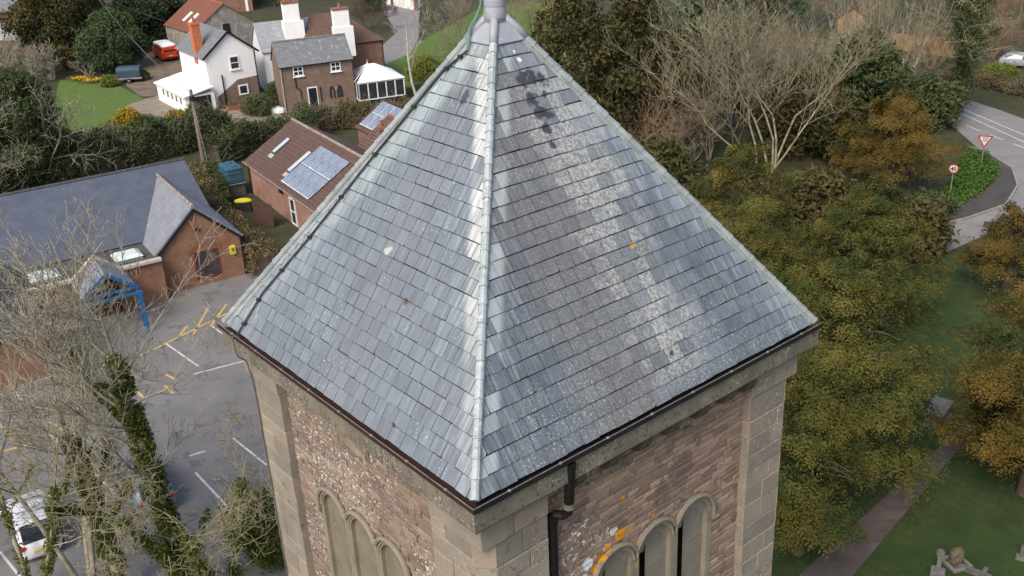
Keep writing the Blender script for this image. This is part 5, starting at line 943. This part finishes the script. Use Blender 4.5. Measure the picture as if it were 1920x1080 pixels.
# ------------------------------------------------------------------ vehicles
RUB = M('tyre', (.02, .02, .02), rough=.8, bump=0); RIMM = M('wheel_rim', (.45, .46, .47), rough=.35, metal=.6, bump=0); REDL = M('tail_lamp', (.55, .015, .01), rough=.25, bump=0); PLATE = M('number_plate', (.72, .62, .12), rough=.4, bump=0)
CARG = M('car_glass', (.02, .025, .03), rough=.06, bump=0, spec=.7)
def loft(st, ring):
    V, F = [], []; n = None
    for s in st:
        h = ring(s); q = h+[(-y, z) for y, z in h[::-1]]; n = len(q); V += [(s[0], y, z) for y, z in q]
    for i in range(len(st)-1):
        for k in range(n): F.append((i*n+k, i*n+(k+1) % n, (i+1)*n+(k+1) % n, (i+1)*n+k))
    F += [tuple(range(n)), tuple(range((len(st)-1)*n, len(st)*n))]; return MB().add(V, F)
def wheels(t, xs, y, r=.31):
    for x in xs:
        for s in (-1, 1):
            w = MB().lathe([(r*.62, -.09), (r*.95, -.09), (r, -.05), (r, .05), (r*.95, .09), (r*.62, .09)], n=20).build('wheel', RUB, t); w.matrix_basis = Matrix.Translation((x, s*y, r)) @ Matrix.Rotation(math.pi/2, 4, 'X')
            MB().lathe([(.04, .10), (r*.6, .085), (r*.6, -.085), (.04, -.10)], n=14).build('rim', RIMM, w)
def car(name, label, px, heading, paint, glassroof=False, loc=None):
    loc = at(*px) if loc is None else loc; t = thing(name, label, 'car', (loc[0], loc[1], .006), heading)
    X = [-2.05, -1.98, -1.75, -1.45, -1.05, -.3, .3, .7, 1.05, 1.45, 1.85, 2.0, 2.06]; BZ = [.62, .80, .90, .93, .94, .94, .93, .92, .90, .85, .74, .62, .5]; RZ = [.64, .86, 1.14, 1.36, 1.46, 1.49, 1.44, 1.24, .99, .91, .80, .68, .55]
    HW = [.70, .78, .83, .855, .865, .865, .865, .86, .855, .84, .77, .70, .60]; RW = [.6, .62, .60, .60, .60, .60, .60, .63, .72, .70, .62, .55, .45]
    rg = lambda s: [(s[3]*.86, .20), (s[3]*.98, .30), (s[3], .55), (s[3]*.985, s[1]), (s[4]+(s[3]-s[4])*.12, s[2]-.06 if s[2]-s[1] > .1 else (s[1]+s[2])/2), (s[4]*.88, s[2]-.008), (s[4]*.45, s[2]+.012)]
    st = list(zip(X, BZ, RZ, HW, RW)); MB_ = loft(st, rg); b = MB_.build('body', paint, t, smooth=True); md = b.modifiers.new('s', 'SUBSURF'); md.levels = md.render_levels = 1
    ip = lambda x, A: float(np.interp(x, X, A))
    def top(xs, k, name):
        mb = MB(); V = [(x, s*ip(x, RW)*k*(1 if i == 0 else 1), ip(x, RZ)+.022) for i, x in enumerate(xs) for s in (-1, -.33, .33, 1)]; mb.add(V, [(i*4+j, i*4+j+1, i*4+j+5, i*4+j+4) for i in range(len(xs)-1) for j in range(3)]); return mb.build(name, CARG, t, smooth=True)
    top([.36, .55, .7, .88, 1.0], .9, 'windscreen'); top([-1.96, -1.75, -1.5, -1.4], .88, 'rear_window')
    for s in (-1, 1):
        for xa, xb in ((-1.45, -.62), (-.54, .12), (.16, .72)):
            V = []
            for x in (xa, xb): bz, rz2, hw, rw = ip(x, BZ)+.04, ip(x, RZ)-.10, ip(x, HW), ip(x, RW); V += [(x, s*(hw*.985+.012), bz), (x+(.12 if xb > .5 and x == xb else 0)*-1, s*(rw+(hw-rw)*.12+.03), max(bz+.05, rz2))]
            MB().add([V[0], V[2], V[3], V[1]], [(0, 1, 2, 3)]).build('side_window', CARG, t)
        MB().box(-2.04, -1.90, s*.60-.12, s*.60+.12, .70, .84).build('tail_lamp', REDL, t, bevel=.02); MB().box(1.86, 2.02, s*.55-.14, s*.55+.14, .58, .70).build('headlight', PVF, t, bevel=.02)
        MB().box(.62, .80, s*.95-.07, s*.95+.07, .93, 1.05).build('mirror', paint, t, bevel=.02)
    MB().box(-2.085, -2.06, -.26, .26, .48, .59).build('number_plate', PLATE, t); wheels(t, (-1.28, 1.28), .76); return t
SILV = M('silver_paint', (.42, .46, .50), rough=.3, metal=.3, bump=0, spec=.6); WHP = M('white_car_paint', (.80, .81, .82), rough=.25, bump=0, spec=.6); GREYP = M('grey_blue_paint', (.24, .28, .33), rough=.3, bump=0, spec=.6)
car('parked_car', 'grey-blue hatchback parked under the bare ivy trees', None, math.radians(131), GREYP, loc=at(272, 925)); car('parked_car', 'white hatchback parked at the bottom left under branches', None, math.radians(128), WHP, loc=at(66, 1000)); car('parked_car', 'silver car beside the verge at the far road', None, math.radians(-25), SILV, loc=at(1912, 126))
# red camper van with white roof
vl = at(312, 110); van = thing('camper_van', 'red camper van with white roof parked beside the stone barn', 'van', (vl[0], vl[1], .01), math.radians(128)); REDP = M('red_paint', (.66, .055, .02), (.60, .05, .02), rough=.3, bump=0, spec=.5)
st = [(-2.25, .80, 1.60), (-2.2, .88, 1.66), (-1.9, .92, 1.68), (-1, .92, 1.68), (0, .92, 1.68), (1, .92, 1.68), (1.55, .91, 1.67), (1.95, .90, 1.30), (2.22, .87, 1.05), (2.28, .80, .8)]
ring_v = lambda s: [(s[1]*.92, .32), (s[1], .45), (s[1]*1.01, min(.95, s[2]-.05)), (s[1], min(1.12, s[2]-.03)), (s[1]*.90, s[2])]
MB_ = loft(st, ring_v).build('body', REDP, van, smooth=False)
loft([(-2.2, .76, 1.80), (-2.05, .80, 1.92), (-1, .80, 1.97), (0, .80, 1.98), (1, .80, 1.95), (1.5, .78, 1.88), (1.68, .70, 1.72)], lambda s: [(s[1]*1.04, 1.685), (s[1], (1.69+s[2])/2+.02), (s[1]*.8, s[2]), (s[1]*.4, s[2]+.02)]).build('roof', WPAINT, van, smooth=True)
for s in (-1, 1):
    for xa, xb in ((-2.0, -.95), (-.85, .25), (.35, 1.25)):
        f_ = lambda x, z: (x, s*(.92*(1-.10*max(0, (z-1.12))/.56)+.012), z); MB().add([f_(xa, 1.16), f_(xb, 1.16), f_(xb-.02, 1.6), f_(xa+.02, 1.6)], [(0, 1, 2, 3)]).build('side_window', CARG, van)
    MB().box(-2.28, -2.2, s*.74-.09, s*.74+.09, .72, 1.02).build('tail_lamp', REDL, van)
MB().add([(-2.262, -.68, 1.14), (-2.262, .68, 1.14), (-2.235, .62, 1.58), (-2.235, -.62, 1.58)], [(0, 1, 2, 3)]).build('rear_window', CARG, van); MB().add([(1.99, -.72, 1.30), (1.99, .72, 1.30), (1.62, .66, 1.66), (1.62, -.66, 1.66)], [(0, 1, 2, 3)]).build('windscreen', CARG, van)
MB().box(-2.36, -2.22, -.86, .86, .38, .52).build('bumper', BLACK, van, bevel=.02); MB().box(2.2, 2.36, -.86, .86, .38, .52).build('bumper', BLACK, van, bevel=.02); MB().box(-2.275, -2.25, -.26, .26, .62, .74).build('number_plate', PLATE, van); MB().box(-2.272, -2.252, -.5, .5, .84, .87).build('trim_strip', BLACK, van); wheels(van, (-1.3, 1.35), .80, .32); van.scale = (1.1,)*3
# green covered trailer
tl = at(247, 153); tr = thing('covered_trailer', 'dark blue-green covered trailer beside the lawn', 'trailer', (tl[0], tl[1], 0), math.radians(8)); TRP = M('trailer_cover', (.025, .05, .07), (.035, .065, .085), scale=2, rough=.6, bump=.2)
MB().prism([(-1.35, -.75, .6), (-1.35, .75, .6), (-1.35, .75, 1.45), (-1.35, .45, 1.8), (-1.35, -.45, 1.8), (-1.35, -.75, 1.45)], (2.7, 0, 0)).build('cover', TRP, tr, bevel=.06); MB().box(-1.45, 1.45, -.8, .8, .45, .6).build('bed', M('grey_metal', (.3, .3, .29), rough=.6, bump=0), tr); MB().beam((1.4, 0, .5), (2.3, 0, .45), .1, .1).build('drawbar', BLACK, tr); wheels(tr, (0,), .86, .28)

# ------------------------------------------------------------------ street furniture and small things
STEEL = M('post_grey', (.25, .27, .26), rough=.5, bump=0); SRED = M('sign_red', (.42, .03, .03), rough=.4, bump=0); SWH = M('sign_white', (.78, .76, .72), rough=.4, bump=0); SBK = M('sign_black', (.015, .015, .015), rough=.4, bump=0)
def text(s, size, par, loc, mat):
    c = bpy.data.curves.new('lettering', 'FONT'); c.body = s; c.size = size; c.align_x = 'CENTER'; c.align_y = 'CENTER'; c.extrude = .002; c.offset = size*.02; o = bpy.data.objects.new('lettering', c); COL.objects.link(o); me = bpy.data.meshes.new_from_object(o.evaluated_get(bpy.context.evaluated_depsgraph_get())); bpy.data.objects.remove(o); me.materials.clear(); me.materials.append(mat); o = put('lettering', me, par); o.location = loc; o.rotation_euler = (math.pi/2, 0, 0); return o
def face_cam(p): return math.atan2(CAM[1]-p[1], CAM[0]-p[0])+math.pi/2
gl = at(1839, 312); gs = thing('give_way_sign', 'red and white triangular give way sign on the ivy bank', 'road sign', (gl[0], gl[1], .1), face_cam(gl)+.12)
MB().tube([(0, 0, 0), (0, 0, 2.4)], .045, 10).build('post', STEEL, gs)
def tri(r, y, t, m, n): return MB().prism([(-r*.866, y, 1.98+r*.5), (r*.866, y, 1.98+r*.5), (0, y, 1.98-r)], (0, t, 0)).build(n, m, gs)
tri(.64, -.07, .02, SRED, 'border'); p_ = tri(.46, -.078, .006, SWH, 'panel'); text('GIVE', .21, p_, (0, -.082, 2.10), SBK); text('WAY', .17, p_, (0, -.082, 1.91), SBK)
sl = at(1781, 366); ss = thing('speed_limit_sign', 'round forty speed limit sign at the back of the ivy bank', 'road sign', (sl[0], sl[1], .1), face_cam(sl)-.1); MB().tube([(0, 0, 0), (0, 0, 2.1)], .045, 10).build('post', STEEL, ss)
def disc(r, y, t, m, n): o = MB().lathe([(r, 0), (r, t)], n=28).build(n, m, ss); o.matrix_basis = Matrix.Translation((0, y, 1.85)) @ Matrix.Rotation(math.pi/2, 4, 'X'); return o
disc(.36, -.05, .02, SRED, 'border'); disc(.27, -.071, .006, SWH, 'panel'); text('40', .36, ss, (0, -.081, 1.85), SBK)
# churchyard monuments
LST = M('lichen_stone', (.17, .165, .15), (.11, .105, .095), scale=4, rough=.95, bump=.5, bscale=20, spots=[((.30, .29, .26), 20, .62, 0, 0)]); DST = M('dark_stone', (.09, .087, .082), (.13, .125, .115), scale=4, rough=.95, bump=.4)
tb = at(1757, 788); tm = thing('chest_tomb', 'grey stone chest tomb on the grass by the yew', 'tomb', (tb[0], tb[1], 0), math.radians(58)); MB().box(-.95, .95, -.48, .48, .72, .86).build('slab', LST, tm, bevel=.02); MB().box(-.8, .8, -.36, .36, .1, .72).build('chest', DST, tm, bevel=.01); MB().box(-.95, .95, -.5, .5, 0, .1).build('plinth', DST, tm)
hx = at(1757, 1080); h1 = thing('stone_cross', 'weathered standing stone cross by the lower path', 'gravestone', (hx[0], hx[1], 0), face_cam(hx)); MB().box(-.1, .1, -.08, .08, .35, 1.25).build('shaft', LST, h1, bevel=.02); MB().lathe([(.17, -.07), (.17, .07)], n=16).build('wheel_head', LST, h1).matrix_basis = Matrix.Translation((0, 0, 1.28)) @ Matrix.Rotation(math.pi/2, 4, 'X'); MB().box(-.3, .3, -.25, .25, 0, .36).build('base', LST, h1, bevel=.03)
rx = at(1792, 1058); h2 = thing('rock_monument', 'rough brown boulder grave marker on a pale stone kerb', 'gravestone', (rx[0], rx[1], 0), .4)
bmx = bmesh.new(); bmesh.ops.create_icosphere(bmx, subdivisions=3, radius=.36); rr_ = random.Random(3)
for v in bmx.verts: v.co = Vector((v.co.x, v.co.y*.85, v.co.z*1.15+.5))*1.0+Vector((math.sin(v.co.y*9)*.04, math.cos(v.co.z*8)*.04, 0))+Vector((rr_.gauss(0, .015),)*3)
me_ = bpy.data.meshes.new('boulder'); bmx.to_mesh(me_); bmx.free(); me_.materials.append(M('boulder', (.15, .11, .07), (.08, .068, .05), scale=5, rough=1, bump=.7)); put('boulder', me_, h2); [MB().box(a, b, c, d, 0, .16).build('kerb_stone', M('pale_kerb', (.20, .19, .17), (.15, .145, .13), rough=.9), h2, bevel=.02) for a, b, c, d in ((-.5, .5, -.5, -.36), (-.5, .5, .36, .5), (-.5, -.36, -.355, .355), (.36, .5, -.355, .355))]
fx = at(1845, 1082); h3 = thing('fallen_cross', 'dark stone cross lying along a low kerb', 'gravestone', (fx[0], fx[1], 0), math.radians(-35)); MB().box(-1.5, .3, -.08, .08, .1, .24).build('shaft', DST, h3, bevel=.02); MB().box(-.15, .05, -.42, .42, .12, .26).build('arm', DST, h3, bevel=.02); MB().box(-1.6, .6, -.15, .15, 0, .1).build('plinth', DST, h3)
ex_ = at(1925, 1050); h4 = thing('headstone', 'dark upright headstone at the right edge of the churchyard', 'gravestone', (ex_[0], ex_[1], 0), face_cam(ex_)); MB().prism([(-.32, -.06, .1), (.32, -.06, .1), (.32, -.06, .7), (.2, -.06, .85), (0, -.06, .92), (-.2, -.06, .85), (-.32, -.06, .7)], (0, .12, 0)).build('stone', DST, h4, bevel=.01); MB().box(-.45, .45, -.2, .2, 0, .1).build('base', LST, h4)
for o_, s_ in ((tm, .85), (h1, .8), (h2, .82), (h3, .8), (h4, .8)): o_.scale = (s_,)*3
# utility poles and wires
WOOD = M('pole_wood', (.17, .13, .10), (.23, .18, .14), scale=2, rough=.95, bump=.3, stretch=(1, 1, .1)); WIRE = M('wire', (.12, .12, .12), rough=.6, bump=0)
p1 = at(384, 318); P1Z = ztop(p1, 168); po = thing('utility_pole', 'brown timber pole behind the hall hedge', 'utility pole', (p1[0], p1[1], 0)); MB().tube([(0, 0, 0), (0, 0, P1Z)], [.17, .13], 10).build('shaft', WOOD, po); MB().box(-.14, .14, -.2, .2, P1Z-.9, P1Z-.5).build('transformer', BLACK, po); MB().tube([(.9, -1.2, 0), (.05, -.05, P1Z*.8)], .018, 5).build('stay_wire', M('stay', (.4, .4, .38), rough=.6, bump=0), po)
p2 = at(204, 118); P2Z = ztop(p2, -30); pq = thing('utility_pole', 'grey timber pole rising behind the round evergreen', 'utility pole', (p2[0], p2[1], 0)); MB().tube([(0, 0, 0), (0, 0, P2Z)], [.16, .12], 10).build('shaft', M('pole_grey', (.33, .31, .28), (.26, .24, .22), rough=.9, bump=.2), pq); MB().box(-.5, .5, -.06, .06, P2Z-1.2, P2Z-1.08).build('crossarm', WOOD, pq)
def wire(name, label, a, b, sag, r=.022):
    a, b = Vector(a), Vector(b); pts = [a.lerp(b, t/12)-Vector((0, 0, sag*4*(t/12)*(1-t/12))) for t in range(13)]; o = MB().tube([p-a for p in pts], r, 4).build(name, WIRE, None, label=label, cat='cable'); o.location = a
wire('overhead_cable', 'lower overhead cable sagging from the grey pole to the lean-to', (p2[0], p2[1], P2Z-1.1), tuple(at(322, 150, 2.2)), .5); wire('overhead_cable', 'upper overhead cable from the grey pole to the barn roof', (p2[0], p2[1], P2Z-1.0), tuple(at(330, 46, 3.9)), .3); wire('overhead_cable', 'overhead cable from the grey pole to the brown pole', (p2[0], p2[1], P2Z-1.15), (p1[0], p1[1], P1Z-.3), .8)
# oil tanks on a screened stand
TEAL = M('tank_teal', (.03, .085, .125), (.04, .10, .14), scale=2, rough=.45, bump=.1)
tk0 = at(440, 362); st_ = thing('tank_stand', 'low grey boarded stand under the blue tanks', 'stand', (tk0[0], tk0[1], 0), math.radians(-52.5)); GB = M('grey_board', (.22, .20, .175), (.15, .14, .12), scale=3, rough=.95, bump=.3)
for k in range(11): MB().box(-1.1+k*.2, -1.1+k*.2+.19, -.72, -.69, 0, .98).build('board', GB, st_)
for k in range(7): MB().box(-1.14, -1.11, -.68+k*.2, -.68+k*.2+.19, 0, .98).build('board', GB, st_)
MB().box(-1.15, 1.15, -.74, .72, .985, 1.04).build('rail', GB, st_); MB().box(-1.0, 1.0, -.6, .6, .02, .98).build('plinth', DST, st_)
for k, lb in enumerate(('blue-green plastic tank nearer the hall hedge', 'blue-green plastic tank against the outbuilding wall')):
    q = Vector((tk0[0], tk0[1], 1.04))+Matrix.Rotation(math.radians(-52.5), 3, 'Z') @ Vector((-.55+k*1.1, 0, 0)); tk = thing('oil_tank', lb, 'tank', q, math.radians(-52.5)); w_, l_ = .48, .62
    MB().box(-w_, w_, -l_, l_, 0, 1.25).build('body', TEAL, tk, bevel=.08); [MB().box(-w_-.03, w_+.03, -l_-.03, l_+.03, z_, z_+.09).build('rib', TEAL, tk, bevel=.02) for z_ in (.3, .75, 1.08)]
    MB().lathe([(.2, 0), (.2, .06), (.1, .1)], (0, .1, 1.25), 14).build('cap', TEAL, tk)
yl = at(459, 396); yt = thing('grit_bin', 'bright yellow lidded bin beside the brick outbuilding', 'bin', (yl[0], yl[1], 0), math.radians(10)); MB().prism([(-.55, -.3, 0), (.55, -.3, 0), (.62, -.36, .75), (-.62, -.36, .75)], (0, .68, 0)).build('tub', M('dark_bin', (.05, .05, .045), rough=.6, bump=0), yt); MB().lathe([(.62, 0), (.66, .04), (.6, .14), (.35, .22), (.05, .25)], n=20).build('lid', MATS['yellow_plastic'], yt).matrix_basis = Matrix.Translation((0, 0, .76)) @ Matrix.Diagonal((1, .55, 1, 1))
# timber gate screen by the glazed door
g0 = at(497, 425); gt = thing('side_gate', 'dark brown boarded gate against the outbuilding wall', 'gate', (g0[0], g0[1], 0), math.radians(-18)); DBR = M('dark_board', (.10, .055, .04), (.07, .045, .035), scale=3, rough=.9, bump=.2)
for k in range(9): MB().box(-.8+k*.18, -.8+k*.18+.17, -.015, .015, .05, 1.75).build('board', DBR, gt)
MB().box(-.82, .84, .016, .06, 1.3, 1.4).build('rail', DBR, gt)
f0 = at(470, 505); ft = thing('timber_fence', 'brown timber fence beside the hall gable', 'fence', (f0[0], f0[1], 0), math.radians(-25)); FBR = M('fence_brown', (.20, .10, .055), (.15, .08, .045), scale=3, rough=.9, bump=.2, rnd=.15)
for k in range(14): MB().box(-1.2+k*.2, -1.2+k*.2+.19, -.012, .012, .03, 1.45).build('board', FBR, ft)
MB().box(-1.2, 1.6, .013, .05, 1.2, 1.29).build('rail', FBR, ft)
# garden gate, bins and pots by the cottages
for (bx, by, lb, m, r) in ((371, 107, 'green wheelie bin beside the arched barn door', M('bin_green', (.02, .16, .10), rough=.5, bump=0), .35), (337, 190, 'teal water butt below the lean-to windows', M('butt_teal', (.03, .22, .20), rough=.5, bump=0), .42)):
    q = at(bx, by); o = thing('garden_bin', lb, 'bin', (q[0], q[1], 0)); MB().lathe([(r*.85, 0), (r, .15), (r, .95), (r*1.06, .97), (r*1.06, 1.02)], n=16).build('barrel', m, o); MB().lathe([(r*1.04, 1.022), (r*.9, 1.08), (.05, 1.12)], n=16).build('lid', m, o)
q = at(438, 206); o = thing('planter', 'terracotta trough of plants against the brick panel', 'planter', (q[0], q[1], 0), math.radians(40)); MB().box(-.7, .7, -.2, .2, 0, .45).build('trough', TERR, o, bevel=.03); Q = nr.normal(0, 1, (300, 3))*np.array([.4, .12, .12])+np.array([0, 0, .55]); put('plants', leaf_mesh('plants', Q, nr.random(300), .13, HEDB, .6, .4, 0, 9), o, kind='stuff')
gq = at(378, 238); o = thing('garden_gate', 'small pale timber garden gate by the pole', 'gate', (gq[0], gq[1], 0), math.radians(15)); [MB().box(-.7+k*.2, -.7+k*.2+.1, -.02, .02, .1, 1.1).build('pale', GB, o) for k in range(8)]; MB().box(-.75, .85, .021, .05, .85, .95).build('rail', GB, o); MB().box(-.9, -.78, -.06, .06, 0, 1.25).build('post', GB, o)
q = at(520, 212); o = thing('covered_heap', 'white sheeted heap beside the stone cottage wall', 'heap', (q[0], q[1], 0), .3); bmx = bmesh.new(); bmesh.ops.create_icosphere(bmx, subdivisions=3, radius=.7)
for v in bmx.verts: v.co = Vector((v.co.x*1.2, v.co.y*.7, max(0, v.co.z)*.9))+Vector((math.sin(v.co.y*7)*.06, math.cos(v.co.x*6)*.06, abs(math.sin(v.co.x*8+v.co.y*5))*.08))
me_ = bpy.data.meshes.new('sheet'); bmx.to_mesh(me_); bmx.free(); me_.materials.append(WPAINT); put('sheeting', me_, o)
for k, (bx, by) in enumerate(((150, 152), (173, 156))):
    q = at(bx, by); o = thing('flower_clump', ('clump of yellow daffodils beside the bare brush', 'clump of yellow daffodils nearer the trailer')[k], 'flowers', (q[0], q[1], 0)); Q = nr.normal(0, 1, (500, 3))*np.array([.6, .4, .10])+np.array([0, 0, .25]); put('leaves', leaf_mesh('leaves', Q, nr.random(500), .16, HEDG, .3, .1, -.6, 11+k), o, kind='stuff'); Q = nr.normal(0, 1, (260, 3))*np.array([.55, .38, .05])+np.array([0, 0, .45]); put('blooms', leaf_mesh('blooms', Q, nr.random(260), .13, M('daffodil', (.75, .45, .02), rough=.6, bump=0), .9, .8, 0, 13+k), o, kind='stuff')

# ------------------------------------------------------------------ groups of repeats
GR = {'yew_tree': 'yew trees in the churchyard', 'bare_tree': 'leafless trees', 'bare_shrub': 'leafless shrubs and brush', 'evergreen_tree': 'dark evergreen trees', 'hedge': 'hedges', 'bush': 'garden bushes', 'parked_car': 'parked cars', 'oil_tank': 'blue tanks on the stand',
      'utility_pole': 'utility poles', 'overhead_cable': 'overhead cables', 'garden_bin': 'garden bins', 'flower_clump': 'daffodil clumps', 'ivy_bush': 'ivy bushes'}
for o in list(bpy.data.objects):
    if o.parent is None and o.name.split('.')[0] in GR and 'category' in o: o['group'] = GR[o.name.split('.')[0]]
